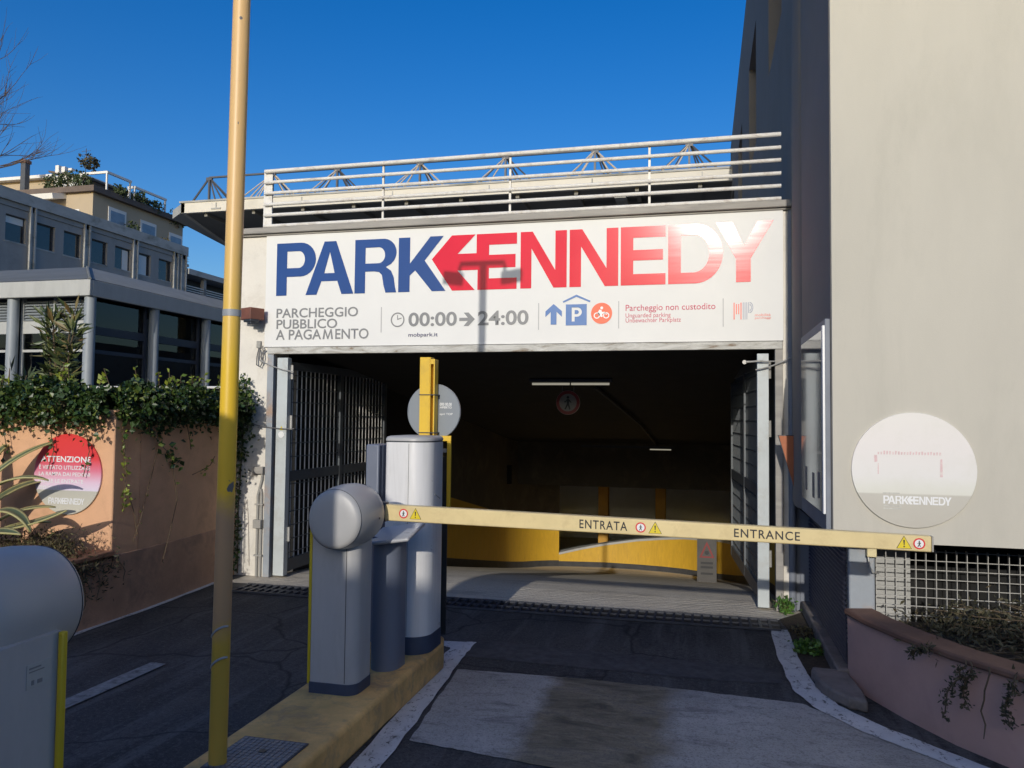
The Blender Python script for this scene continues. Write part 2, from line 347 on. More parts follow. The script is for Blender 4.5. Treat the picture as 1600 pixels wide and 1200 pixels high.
def polemat():
    m, n, b, tc = nodes('sun_bleached_yellow_pole')
    sp = n.nodes.new('ShaderNodeSeparateXYZ'); n.links.new(tc.outputs['Object'], sp.inputs[0])
    wob = n.nodes.new('ShaderNodeMath'); wob.operation = 'MULTIPLY_ADD'; n.links.new(noise(n, tc, 9, 4), wob.inputs[0]); wob.inputs[1].default_value = .16; n.links.new(sp.outputs[2], wob.inputs[2])
    dv = n.nodes.new('ShaderNodeMath'); dv.operation = 'DIVIDE'; n.links.new(wob.outputs[0], dv.inputs[0]); dv.inputs[1].default_value = 4.2
    c = ramp(n, dv.outputs[0], [(0, (.52,.33,.06)), (.135, (.52,.34,.05)), (.16, (.42,.27,.14)), (.26, (.42,.27,.15)), (.285, (.74,.47,.03)),
                                (.40, (.76,.49,.03)), (.435, (.74,.48,.07)), (.56, (.74,.475,.19)), (1, (.74,.47,.21))])
    f = noise(n, tc, 16, 8, .75)
    c = mix(n, ramp(n, f, [(.66, (0,0,0)), (.72, (.7,.7,.7))]), c, (.3,.22,.12))
    g = ramp(n, noise(n, tc, 11, 3, .5, (1,1,.7)), [(.69, (0,0,0)), (.7, (1,1,1))])
    c = mix(n, g, c, (.12,.12,.13))
    n.links.new(c, b.inputs['Base Color']); b.inputs['Roughness'].default_value = .42; bump(n, b, noise(n, tc, 25, 4), .1, .003); return m
MT['pole'] = polemat()
MT['ducttape'] = mat('grey_patch', (.30,.32,.34), .5, .15, 12, 0, 0)
def glassmat(name, tint, refl=1.0):
    m = bpy.data.materials.new(name); m.use_nodes = True; n = m.node_tree; n.nodes.clear()
    t = n.nodes.new('ShaderNodeBsdfTransparent'); t.inputs[0].default_value = (*tint, 1)
    g = n.nodes.new('ShaderNodeBsdfGlossy'); g.inputs['Roughness'].default_value = .015
    fr = n.nodes.new('ShaderNodeFresnel'); fr.inputs[0].default_value = 1.55
    mx = n.nodes.new('ShaderNodeMixShader'); o = n.nodes.new('ShaderNodeOutputMaterial')
    n.links.new(fr.outputs[0], mx.inputs[0]); n.links.new(t.outputs[0], mx.inputs[1]); n.links.new(g.outputs[0], mx.inputs[2]); n.links.new(mx.outputs[0], o.inputs[0])
    return m
MT['glass'] = glassmat('window_glass', (.55,.6,.62))
MT['darkglass'] = mat('dark_window_glass', (.025,.03,.035), .05, .3, 1.5, 0, 0, spec=.8)
MT['lightblind'] = mat('pale_blind', (.42,.42,.38), .7, .1, 4, 0, 0)
MT['reflection_curtain'] = mat('pale_curtain', (.46,.47,.44), .8, .2, 3, 0, 0, stretch=(12,12,.3))
MT['fascia'] = mat('pale_grey_fascia', (.42,.425,.41), .55, .06, 2, 30, .05, stain=(.3,.3,.28), stain_scale=1.5, stain_amt=.4, stretch=(3,3,.6))
MT['roofgrey'] = mat('grey_roof_sheet', (.19,.195,.18), .6, .15, 2, 30, .08, stretch=(.4,1,5))
MT['colgrey'] = mat('grey_column_paint', (.27,.30,.325), .5, .08, 3, 30, .06)
MT['framegrey'] = mat('grey_window_frame', (.20,.215,.225), .5, .08, 3, 0, 0)
MT['framedark'] = mat('dark_window_frame', (.055,.06,.075), .5, .08, 3, 0, 0)
MT['conc'] = mat('office_concrete', (.33,.32,.31), .85, .14, .5, 4, .1, .02, stain=(.15,.15,.15), stain_scale=.5, stain_amt=.6, stretch=(1,1,.5))
MT['conclight'] = mat('pale_office_concrete', (.42,.42,.405), .85, .14, .6, 4, .1, .02, stain=(.12,.13,.10), stain_scale=.55, stain_amt=.85, stretch=(1,1,2))
MT['tanwall'] = mat('tan_apartment_plaster', (.44,.36,.26), .9, .06, .3, 3, .1, .02)
MT['whitepaint'] = mat('white_paint', (.75,.74,.72), .6, .05, 1, 0, 0)
MT['roofbrown'] = mat('brown_eaves', (.13,.10,.085), .8, .2, 1, 0, 0)
MT['canopy'] = mat('cream_canopy_fascia', (.63,.60,.53), .6, .05, .6, 6, .05, stain=(.4,.36,.3), stain_scale=1, stain_amt=.4)
MT['soffit'] = mat('grey_soffit', (.21,.205,.19), .8, .1, .7, 5, .1)
MT['trussdark'] = mat('dark_truss_steel', (.075,.08,.095), .5, .15, 3, 0, 0)
MT['trusspale'] = mat('pale_truss_steel', (.50,.43,.35), .55, .15, 3, 0, 0)
MT['bark'] = mat('bark', (.10,.075,.065), .9, .25, 12, 50, .5, .01)
MT['inwall'] = mat('garage_beige_wall', (.085,.075,.062), .9, .12, 2, 30, .2, stain=(.18,.15,.11), stain_amt=.6)  # beige taken dark to stand in for shade on the upper ramp wall
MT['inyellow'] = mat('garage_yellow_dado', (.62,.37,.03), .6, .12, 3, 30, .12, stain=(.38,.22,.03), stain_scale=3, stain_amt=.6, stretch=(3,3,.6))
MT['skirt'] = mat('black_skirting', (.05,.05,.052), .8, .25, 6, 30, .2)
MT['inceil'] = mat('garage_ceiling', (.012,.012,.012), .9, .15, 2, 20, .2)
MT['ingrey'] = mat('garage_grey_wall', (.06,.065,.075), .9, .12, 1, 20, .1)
MT['orangecol'] = mat('ochre_column_paint', (.52,.27,.03), .6, .12, 3, 30, .1)
MT['ivy'] = leafmat('ivy_leaf', (.014,.034,.008), (.042,.082,.018), .42, third=(.12,.15,.025))
MT['ivystem'] = mat('ivy_stem', (.12,.085,.05), .9, .2, 20, 0, 0)
MT['vine'] = leafmat('young_vine_leaf', (.10,.16,.02), (.22,.26,.03), .45)
MT['oleander'] = leafmat('oleander_leaf', (.045,.075,.02), (.135,.155,.055), .45, third=(.20,.13,.05))
MT['dry'] = leafmat('dry_foliage', (.075,.055,.022), (.12,.095,.04), .8, third=(.15,.15,.05))
MT['drydark'] = leafmat('dull_foliage', (.03,.03,.014), (.085,.075,.035), .7, third=(.12,.09,.05))
MT['weed'] = leafmat('weed_leaf', (.03,.085,.012), (.09,.19,.03), .5)
MT['roofgreen'] = leafmat('terrace_leaf', (.02,.035,.012), (.06,.085,.03), .6)
def agavemat():
    m, n, b, tc = nodes('variegated_agave'); g = n.nodes.new('ShaderNodeAttribute'); g.attribute_name = 'across'
    c = ramp(n, g.outputs['Fac'], [(0, (.42,.38,.16)), (.17, (.44,.40,.17)), (.24, (.10,.135,.07)), (.76, (.12,.155,.085)), (.83, (.44,.40,.17)), (1, (.42,.38,.16))])
    n.links.new(c, b.inputs['Base Color']); b.inputs['Roughness'].default_value = .45; return m
MT['agave'] = agavemat()
def tubemat():
    m, n, b, tc = nodes('fluorescent_tube'); b.inputs['Base Color'].default_value = (.8,.8,.75,1)
    b.inputs['Emission Color'].default_value = (1,.93,.72,1); b.inputs['Emission Strength'].default_value = .28; return m
MT['tube'] = tubemat()
def boardmat():
    m, n, b, tc = nodes('notice_board_glass'); b.inputs['Base Color'].default_value = (.17,.175,.185,1)
    n.links.new(ramp(n, noise(n, tc, 5, 6, .6, (1,1,.5)), [(.35, (.14,.145,.155)), (.7, (.25,.25,.26))]), b.inputs['Base Color'])
    b.inputs['Roughness'].default_value = .09; b.inputs['Specular IOR Level'].default_value = .9; bump(n, b, noise(n, tc, 3, 2, .5, (1,1,.5)), .05, .02); return m
MT['board'] = boardmat()

# leaves: many small folded blades in one mesh
def leaves(P, size, aspect=.55, droop=0, dirs=None, jitter=.35, fold=.25):
    N = len(P); P = np.asarray(P, float)
    d = rng.normal(size=(N,3)) if dirs is None else np.asarray(dirs)+rng.normal(size=(N,3))*jitter
    d[:,2] -= droop; d /= np.linalg.norm(d, axis=1)[:,None]
    r = rng.normal(size=(N,3)); s = np.cross(d, r); s /= np.linalg.norm(s, axis=1)[:,None]; nn = np.cross(s, d)
    L = size*(.6+.8*rng.random(N))[:,None]; W = L*aspect*.5
    a = P; m1 = P+d*L*.45+s*W+nn*W*fold; t = P+d*L; m2 = P+d*L*.45-s*W+nn*W*fold
    v = np.stack([a,m1,t,m2], 1).reshape(-1,3); i = np.arange(N)*4
    f = np.concatenate([np.stack([i,i+1,i+2],1), np.stack([i,i+2,i+3],1)])
    return v, f
def leaf_obj(name, P, size, m, parent=None, loc=None, **k):
    v, f = leaves(P, size, **k); off = np.array(root_of(parent).location if parent else (loc or (0,0,0)))
    me = bpy.data.meshes.new(name); me.from_pydata((v-off).tolist(), [], f.tolist())
    return finish(me, name, m, parent, loc=loc, smooth=False)
# ================================================================== SETTING
FY = [(6.6,0),(7.2,-.008),(7.6,-.04),(8.2,-.12),(9,-.255),(10,-.44),(11,-.63),(12,-.82),(13,-1.015),(14,-1.21),(15,-1.40),(16,-1.59),(16.7,-1.72),(17.5,-1.85),(18.5,-1.95),(20,-2.02),(24,-2.04)]
def floorz(y):
    for (a,za),(b,zb) in zip(FY, FY[1:]):
        if a <= y <= b: return za+(zb-za)*(y-a)/(b-a)
    return 0 if y < 6.6 else FY[-1][1]
g = MB()
for x0,x1,y0,y1 in ((-300,-4.4,-300,300),(-4.4,.9,-300,6.6),(.9,300,-300,300),(-4.4,.9,24,300)):
    g.add([(x0,y0,0),(x1,y0,0),(x1,y1,0),(x0,y1,0)], [(0,1,2,3)])
struct(g.build('ground', MT['asphalt']))
g = MB()
for (a,za),(b,zb) in zip(FY, FY[1:]):
    g.add([(-4.4,a,za),(.9,a,za),(.9,b,zb),(-4.4,b,zb)], [(0,1,2,3)])
struct(g.build('ramp', MT['ramp'], ang=60))
def sheet(name, poly, z, m):
    g = MB(); g.add([(x,y,z) for x,y in poly], [tuple(range(len(poly)))]); return struct(g.build(name, m))
def wob(pts, a, k=6):           # ragged edge: subdivide and jitter
    o = []
    for i in range(len(pts)):
        p, q = pts[i], pts[(i+1)%len(pts)]
        for j in range(k):
            t = j/k; o.append((p[0]+(q[0]-p[0])*t+random.uniform(-a,a)*(j>0), p[1]+(q[1]-p[1])*t+random.uniform(-a,a)*(j>0)))
    return o
sheet('concrete_slab', wob([(-1.40,3.66),(-.86,3.58),(-.30,3.50),(.3,3.3),(1.18,3.3),(1.16,4.04),(.8,4.42),(.55,4.70),(-.12,4.76),(-.80,4.78),(-1.5,4.75)], .006, 14), .004, MT['slab'])
sheet('road_marking', wob([(-1.545,3.2),(-1.40,3.2),(-1.47,4.2),(-1.535,4.95),(-1.545,5.33),(-1.80,5.30),(-1.78,5.2),(-1.68,5.15),(-1.67,4.95),(-1.60,4.3)], .008), .008, MT['roadpaint'])
sheet('road_marking', wob([(.51,6.28),(.49,5.6),(.52,4.92),(.60,4.66),(.80,4.36),(1.05,4.12),(1.45,3.70),(1.56,3.76),(1.2,4.16),(.95,4.42),(.74,4.72),(.66,5.05),(.625,5.6),(.63,6.28)], .006), .008, MT['roadpaint'])
sheet('road_marking', wob([(-3.48,2.4),(-3.34,2.4),(-3.31,4.34),(-3.42,4.34)], .008), .008, MT['dash'])
sheet('road_marking', wob([(-4.42,4.2),(-4.33,4.2),(-4.37,5.6),(-4.45,6.75),(-4.53,6.75),(-4.44,5.6)], .012), .008, MT['roadpaint'])
sheet('asphalt_patch', wob([(-2.25,5.42),(-1.0,5.38),(.48,5.30),(.48,5.02),(.10,4.97),(-.5,4.99),(-2.25,5.02)], .012, 10), .003, mat('older_asphalt', (.075,.074,.076), .85, .35, 14, 90, .5, .006, stain=(.03,.03,.032), stain_scale=5, stain_amt=.8))
# island between the two lanes
isl = MB(); isl.prism([(-2.02,-1.5),(-1.585,-1.5),(-1.585,4.72),(-1.63,4.86),(-1.74,4.95),(-1.95,4.95),(-2.08,4.85),(-2.12,4.6),(-2.06,4.3)], 0, .17)
o = isl.build('traffic_island', MT['island'], bevel=.022, seg=3); struct(o)

# ---------------------------------------------------------------- garage building
gar = thing('garage_building', 'white pillared car park front with a dark ramp opening under the big sign', 'garage', (-1.8,6.95,0))
b = MB()
b.box(-4.56,-4.2,6.92,7.3,0,3.38)
b.box(-4.2,.62,6.95,7.3,2.26,3.38)
b.box(.665,.73,6.92,7.3,0,3.38)
b.box(-4.56,-4.42,7.3,24,-1.4,3.1); b.box(.79,.82,7.3,24,-1.4,3.1)
b.build('wall', MT['whitewall'], gar)
MB().box(-4.56,.8,7.31,24,3.1,3.3).build('roof', MT['coping'], gar)
MB().box(-4.59,.74,6.86,7.36,3.405,3.465).box(-4.57,.73,6.89,7.33,3.385,3.404).build('coping', MT['coping'], gar, bevel=.006)
MB().box(-4.2,.66,6.885,6.948,2.197,2.262).build('lintel_beam', MT['rusty'], gar, bevel=.004)
MB().box(-4.198,-4.13,6.89,6.99,0,2.195).build('jamb', MT['bluesteel'], gar, bevel=.004)
MB().box(.60,.662,6.89,6.99,0,2.195).build('jamb', MT['coping'], gar, bevel=.004)
# interior: curved wall following the ramp, dado, skirting, ceiling, end beam, columns
side = [(-4.1,7.31),(-4.1,9),(-4.1,11.2)]
path = [(-4.1,11.2),(-4.1,13),(-4.1,15),(-4.1,16.2),(-4.06,16.8),(-3.95,17.35),(-3.75,17.85),(-3.5,18.15),(-3.3,18.3)]
par = [(-3.3,18.3),(-2.8,18.5),(-2.25,18.6),(-1.5,18.55),(-.9,18.4),(-.4,18.1),(0,17.65),(.35,17.1),(.60,16.5),(.66,16.0)]
dn = lambda pth: [floorz(p[1])-.03 for p in pth]
up_ = lambda L, h: [v+h for v in L]
sz, fz, pz = dn(side), dn(path), dn(par)
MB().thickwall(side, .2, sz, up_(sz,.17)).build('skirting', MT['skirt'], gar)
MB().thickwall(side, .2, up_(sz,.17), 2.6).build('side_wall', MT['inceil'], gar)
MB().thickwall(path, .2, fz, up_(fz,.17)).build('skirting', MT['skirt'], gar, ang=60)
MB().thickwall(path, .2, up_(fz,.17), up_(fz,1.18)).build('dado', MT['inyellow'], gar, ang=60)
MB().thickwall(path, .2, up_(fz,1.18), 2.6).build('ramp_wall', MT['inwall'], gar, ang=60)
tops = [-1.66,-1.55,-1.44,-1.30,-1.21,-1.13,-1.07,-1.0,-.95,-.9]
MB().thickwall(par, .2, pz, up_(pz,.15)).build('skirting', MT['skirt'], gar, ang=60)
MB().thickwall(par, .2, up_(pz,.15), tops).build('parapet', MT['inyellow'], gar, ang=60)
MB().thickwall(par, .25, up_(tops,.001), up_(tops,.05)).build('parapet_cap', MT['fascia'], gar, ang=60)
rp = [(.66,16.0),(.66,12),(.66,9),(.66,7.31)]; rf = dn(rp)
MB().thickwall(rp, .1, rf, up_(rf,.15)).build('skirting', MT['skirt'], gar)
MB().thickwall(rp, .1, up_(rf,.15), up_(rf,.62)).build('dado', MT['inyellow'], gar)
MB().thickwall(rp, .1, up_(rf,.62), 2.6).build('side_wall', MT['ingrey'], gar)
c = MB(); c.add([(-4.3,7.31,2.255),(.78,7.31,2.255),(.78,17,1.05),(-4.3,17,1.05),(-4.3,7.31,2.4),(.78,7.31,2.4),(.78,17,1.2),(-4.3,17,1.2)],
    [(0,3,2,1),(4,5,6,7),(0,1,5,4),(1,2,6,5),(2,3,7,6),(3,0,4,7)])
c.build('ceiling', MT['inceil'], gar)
MB().box(-4.3,.78,17.01,17.3,.09,1.25).build('end_beam', MT['inwall'], gar)
MB().box(-5.5,3,17.31,24,.42,.6).build('ceiling', MT['inceil'], gar)
MB().box(-5.5,3,23.5,23.7,-2.1,.42).box(-5.6,-5.5,18,23.5,-2.1,.42).box(3,3.1,17.4,23.5,-2.1,.42).build('back_wall', mat('pale_garage_panel', (.75,.77,.82), .8, .1, 1, 0, 0), gar)
for x0, x1 in ((-2.53,-2.28),(-1.12,-.87)):
    MB().box(x0,x1,19.5,19.75,-2.04,.42).build('column', MT['orangecol'], gar, bevel=.01)
MB().tube([(-1.25,9.4,1.96),(-1.0,13,1.50),(-.93,16.95,1.0)], .022, 6).build('ceiling_pipe', MT['skirt'], gar)
MB().box(-4.09,-4.0,16.3,16.4,.15,.55).build('wall_bracket', MT['inceil'], gar)

def tube_light(name, x0, x1, y, z, label):
    t = thing(name, label, 'lamp', ((x0+x1)/2, y, z))
    MB().box(x0-.03,x1+.03,y-.035,y+.035,z+.022,z+.055).build('housing', MT['framedark'], t)
    mid = (x0+x1)/2
    for a, b2 in ((x0,mid-.01),(mid+.01,x1)):
        MB().cyl((a,y,z),(b2,y,z),.014,10).build('tube', MT['tube'], t)
    return t
tube_light('strip_light', -1.95, -1.04, 8.95, 1.99, 'lit fluorescent strip light on the garage ceiling above the no pedestrians sign')
t = thing('strip_light', 'long dim strip light deep inside the ramp near the end beam', 'lamp', (-1.5,16.3,.95))
MB().box(-2.48,-.55,16.25,16.35,.975,1.02).build('housing', MT['framedark'], t)
MB().cyl((-1.05,16.3,.955),(-.62,16.3,.955),.012,8).build('tube', MT['tube'], t)

# ---------------------------------------------------------------- pedestrian symbols (used on several signs)
def man(cx, cz, h):
    s = h/10
    def q(L): return [(cx+x*s, cz+z*s) for x,z in L]
    head = [(cx+math.cos(a)*1.0*s, cz+(4.0+math.sin(a)*1.0)*s) for a in [i*math.pi/6 for i in range(12)]]
    body = q([(-.7,2.7),(.8,2.7),(1.6,1.9),(2.7,.3),(2.1,-.1),(1.1,1.1),(.9,-.9),(2.0,-4.6),(1.0,-5),(0,-1.9),(-1.6,-5),(-2.6,-4.6),(-.8,-.8),(-.8,1.3),(-1.7,.2),(-2.9,.5),(-2.7,1.0),(-1.7,1.3)])
    return [head], [body]
def no_ped(parent, cx, cz, r, y, mr='red', mw='white'):
    shape('rim', [ring(cx,cz,r), ring(cx,cz,r*.74)[::-1]], MT[mr], parent, y)
    shape('face', [ring(cx,cz,r*.74)], MT[mw], parent, y)
    h, bd = man(cx, cz-.02*r, r*1.15)
    shape('symbol', h, MT['black'], parent, y-.0015); shape('symbol', bd, MT['black'], parent, y-.0015)
def warn(parent, cx, cz, r, y):
    shape('border', [[(cx-r,cz-r*.8),(cx+r,cz-r*.8),(cx,cz+r)]], MT['black'], parent, y+.0005)
    q = .9
    shape('triangle', [[(cx-r*q,cz-r*.75),(cx+r*q,cz-r*.75),(cx,cz+r*.87)]], MT['icongold'], parent, y-.0006)
    shape('symbol', [[(cx-.05*r,cz-.3*r),(cx+.05*r,cz-.3*r),(cx+.11*r,cz+.42*r),(cx-.11*r,cz+.42*r)], ring(cx,cz-.5*r,.1*r,12)], MT['black'], parent, y-.0014)
t = thing('no_pedestrian_sign', 'round red rimmed no pedestrians sign hanging inside the dark garage', 'sign', (-1.59,9.35,1.78))
MB().revolve([(.148,0),(.148,.012)], (-1.59,9.352,1.78), 'Y', 40).build('plate', MT['galv'], t)
for x in (-1.66,-1.52): MB().cyl((x,9.36,1.78),(x,9.36,1.98),.006,6).build('hanger', MT['cable'], t)
no_ped(t, -1.59, 1.78, .145, 9.348, 'redshade', 'whiteshade')
t = thing('warning_sign', 'white board with a red triangle standing in the shade beside the right gate', 'sign', (.05,11.5,-.8))
MB().box(-.07,.20,11.5,11.515,-.74,-.08).build('panel', mat('shaded_board', (.085,.08,.075), .7, .2, 5, 0, 0), t)  # white board coloured dark in place of the shade beside the gate
shape('triangle', [[(-.04,-.38),(.17,-.38),(.065,-.15)], [(-.005,-.36),(.065,-.20),(.135,-.36)]], MT['redshade'], t, 11.496)
shape('symbol', [ring(.065,-.31,.03,12)], MT['black'], t, 11.496)
for z in (-.47,-.53,-.62): shape('lettering', [[(-.02,z),(.15,z),(.15,z+.03),(-.02,z+.03)]], MT['black'], t, 11.496)
MB().cyl((.0,11.53,-.85),(.0,11.53,-.1),.012,6).cyl((.13,11.53,-.85),(.13,11.53,-.1),.012,6).build('post', MT['galv'], t)

# ---------------------------------------------------------------- big sign
PY = 6.9
sg = thing('fascia_sign', 'wide white car park sign with big blue and red lettering above the opening', 'sign', (-1.79,6.9,2.84))
MB().box(-4.245,.67,6.902,6.93,2.268,3.40).build('panel', MT['signwhite'], sg, bevel=.003)
def cap(x0, x1, z0=2.776, z1=3.300): pass
def word(parent, fx, fz, y, mb, mr, prefix='letter', slope=0):
    # letters on the measured outline; u is in metres along the big sign, v is 0..1 over the cap height
    L = {}
    L['P'] = [[(-4.124,0),(-4.009,0),(-4.009,.355)]+[(-3.86,.355)]+arc(-3.86,.6775,.165,.3225,-90,90)+[(-3.86,1),(-4.124,1)],
              [(-4.009,.52),(-4.009,.84)]+[(-3.88,.84)]+arc(-3.88,.68,.065,.16,90,-90)]
    L['A'] = [[(-3.801,0),(-3.682,0),(-3.632,.25),(-3.462,.25),(-3.415,0),(-3.29,0),(-3.480,1),(-3.605,1)], [(-3.603,.40),(-3.492,.40),(-3.545,.80)]]
    L['R'] = [[(-3.278,0),(-3.168,0),(-3.168,.40),(-3.075,.40),(-3.025,.385),(-2.995,.33),(-2.977,.14),(-2.955,0),(-2.845,0),(-2.858,.10),(-2.872,.28),(-2.90,.40),(-2.955,.475),(-2.90,.53)]
              +arc(-2.985,.74,.138,.26,-35,90)+[(-3.278,1)], [(-3.168,.55),(-3.168,.845),(-3.03,.845)]+arc(-3.03,.6975,.065,.1475,90,-90)]
    L['K'] = [[(-2.825,0),(-2.709,0),(-2.709,.30),(-2.655,.39),(-2.484,0),(-2.348,0),(-2.560,.565),(-2.373,1),(-2.505,1),(-2.709,.52),(-2.709,1),(-2.825,1)]]
    L['arrow'] = [[(-2.489,.58),(-2.284,0),(-2.061,0),(-2.233,.36),(-2.036,.36),(-2.036,0),(-1.66,0),(-1.66,.20),(-1.926,.20),(-1.926,.385),(-1.672,.385),(-1.672,.62),(-1.926,.62),
                   (-1.926,.80),(-1.66,.80),(-1.66,1),(-2.048,1),(-2.048,.66),(-2.233,.66),(-2.058,1),(-2.291,1)]]
    for k, (a, b2, c2, d) in dict(N1=(-1.625,-1.522,-1.30,-1.194), N2=(-1.168,-1.063,-.833,-.728)).items():
        L[k] = [[(a,0),(b2,0),(b2,.70),(c2-.015,0),(d,0),(d,1),(c2,1),(c2,.31),(b2+.01,1),(a,1)]]
    L['E'] = [[(-.706,0),(-.313,0),(-.313,.19),(-.595,.19),(-.595,.42),(-.335,.42),(-.335,.60),(-.595,.60),(-.595,.81),(-.313,.81),(-.313,1),(-.706,1)]]
    L['D'] = [[(-.291,0),(-.06,0)]+arc(-.06,.5,.235,.5,-90,90,20)+[(-.06,1),(-.291,1)], [(-.181,.185),(-.181,.815),(-.075,.815)]+arc(-.075,.5,.135,.315,90,-90,18)]
    L['Y'] = [[(.283,0),(.405,0),(.405,.385),(.593,1),(.462,1),(.350,.60),(.254,1),(.118,1),(.283,.385)]]
    for k, lo in L.items():
        shape(prefix, [[(fx(u), fz(v)) for u, v in l] for l in lo], mb if k in 'PARK' else mr, parent, y, slope)
word(sg, lambda u: u, lambda v: 2.778+.524*v, 6.8985, MT['vblue'], MT['vred'])
G = MT['vgrey']; sy = 6.8985
text('PARCHEGGIO', G, sg, -4.114,-3.236,2.556,2.650,sy,.012); text('PUBBLICO', G, sg, -4.111,-3.454,2.446,2.540,sy,.012); text('A PAGA', G, sg, -4.115,-3.622,2.337,2.438,sy,.012); text('ENTO', G, sg, -3.472,-3.122,2.337,2.438,sy,.012)
mx, mz, mh = -3.606, 2.339, .097
shape('lettering', [[(mx,mz),(mx+.017,mz),(mx+.026,mz+mh*.68),(mx+.050,mz),(mx+.060,mz),(mx+.084,mz+mh*.68),(mx+.093,mz),(mx+.110,mz),(mx+.095,mz+mh),(mx+.082,mz+mh),(mx+.055,mz+mh*.27),(mx+.028,mz+mh),(mx+.015,mz+mh)]], G, sg, sy)
def divider(x, z0=2.395, z1=2.64): shape('divider', [[(x-.004,z0),(x+.004,z0),(x+.004,z1),(x-.004,z1)]], MT['vline'], sg, sy)
for x in (-2.993,-1.45,-.722,.176): divider(x)
shape('clock_face', [ring(-2.825,2.514,.070), ring(-2.825,2.514,.058)[::-1]], G, sg, sy)
shape('clock_face', [[(-2.829,2.512),(-2.783,2.526),(-2.785,2.534),(-2.822,2.524),(-2.822,2.558),(-2.830,2.558)]], G, sg, sy)
text('00:00', G, sg, -2.715,-2.232,2.446,2.580,sy,.022); text('24:00', G, sg, -2.028,-1.544,2.444,2.580,sy,.022)
shape('arrow', [[(-2.208,2.490),(-2.125,2.490),(-2.165,2.442),(-2.118,2.442),(-2.056,2.505),(-2.118,2.568),(-2.165,2.568),(-2.125,2.520),(-2.208,2.520)]], G, sg, sy)
text('mobpark.it', MT['vdark'], sg, -2.713,-2.419,2.338,2.386,sy,.012)
shape('arrow', [[(-1.338,2.44),(-1.284,2.44),(-1.284,2.556),(-1.235,2.510),(-1.235,2.562),(-1.311,2.628),(-1.387,2.562),(-1.387,2.510),(-1.338,2.556)]], MT['vsky'], sg, sy)
shape('parking_symbol', [[(-1.199,2.43),(-1.008,2.43),(-1.008,2.621),(-1.199,2.621)], [(-1.145,2.465),(-1.145,2.592),(-1.095,2.592)]+arc(-1.095,2.550,.042,.042,90,-90)+[(-1.118,2.508),(-1.118,2.465)], [(-1.118,2.532),(-1.098,2.532)]+arc(-1.098,2.550,.018,.018,-90,90)+[(-1.118,2.568)]], MT['vsky'], sg, sy)
shape('roof_symbol', [[(-1.222,2.636),(-1.103,2.688),(-.981,2.636),(-.975,2.650),(-1.103,2.708),(-1.228,2.650)]], MT['vsky'], sg, sy)
cx, cz = -.875, 2.534
shape('motorbike_symbol', [ring(cx,cz,.095)], MT['vorange'], sg, sy)
for dx in (-.042,.042): shape('motorbike_symbol', [ring(cx+dx,cz-.020,.028,24), ring(cx+dx,cz-.020,.019,24)[::-1]], MT['white'], sg, sy-.0015)
shape('motorbike_symbol', [[(cx-.028,cz-.012),(cx-.004,cz-.034),(cx+.012,cz-.030),(cx+.004,cz-.008),(cx+.022,cz+.002),(cx+.044,cz-.016),(cx+.048,cz-.010),(cx+.026,cz+.014),(cx+.006,cz+.010),(cx-.002,cz+.030),(cx-.018,cz+.034),(cx-.036,cz+.006)],
                           ring(cx+.002,cz+.048,.013,14)], MT['white'], sg, sy-.0015)
V = MT['vmag']
text('Parcheggio non custodito', V, sg, -.661,.112,2.532,2.604,sy,.004); text('Unguarded parking', V, sg, -.661,-.268,2.478,2.528,sy,.0); text('Unbewachter Parkplatz', V, sg, -.660,-.180,2.434,2.484,sy,.0)
for i in range(4): shape('logo_stripe', [[(.262+.019*i,2.455 if i in (0,3) else 2.50),(.272+.019*i,2.455 if i in (0,3) else 2.50),(.272+.019*i,2.60-.012*(i in (1,2))),(.262+.019*i,2.60-.012*(i in (1,2)))]], MT['vpink'], sg, sy)
for i in range(4): shape('logo_stripe', [[(.338+.015*i,2.455 if i < 3 else 2.51),(.346+.015*i,2.455 if i < 3 else 2.51),(.346+.015*i,2.602),(.338+.015*i,2.602)]], MT['vpale'], sg, sy)
for q in (.048,.030): shape('logo_stripe', [arc(.395,2.556,q*.62,q,-90,90)+arc(.395,2.556,q*.62-.007,q-.010,90,-90)], MT['vpale'], sg, sy)
text('mobilità', MT['vpink'], sg, .438,.566,2.480,2.502,sy,.0); text('parcheggi', MT['vpink'], sg, .438,.568,2.452,2.474,sy,.0)

# ---------------------------------------------------------------- railing on the roof edge
rl = thing('roof_railing', 'white tubular railing along the roof edge above the big sign', 'railing', (-1.8,7.0,3.465))
for i, z in enumerate((3.50,3.61,3.72,3.835,3.945,4.06)):
    MB().cyl((-4.31,6.95,z),(.66,6.95,z),.017 if i < 5 else .02,10).build('rail', MT['railwhite'], rl)
for x in (-3.03,-1.75,-.46):
    MB().box(x-.010,x+.010,6.972,6.988,3.465,4.09).build('post', MT['railwhite'], rl)
MB().box(-4.33,-4.235,6.968,6.985,3.465,4.08).build('post', MT['railwhite'], rl)

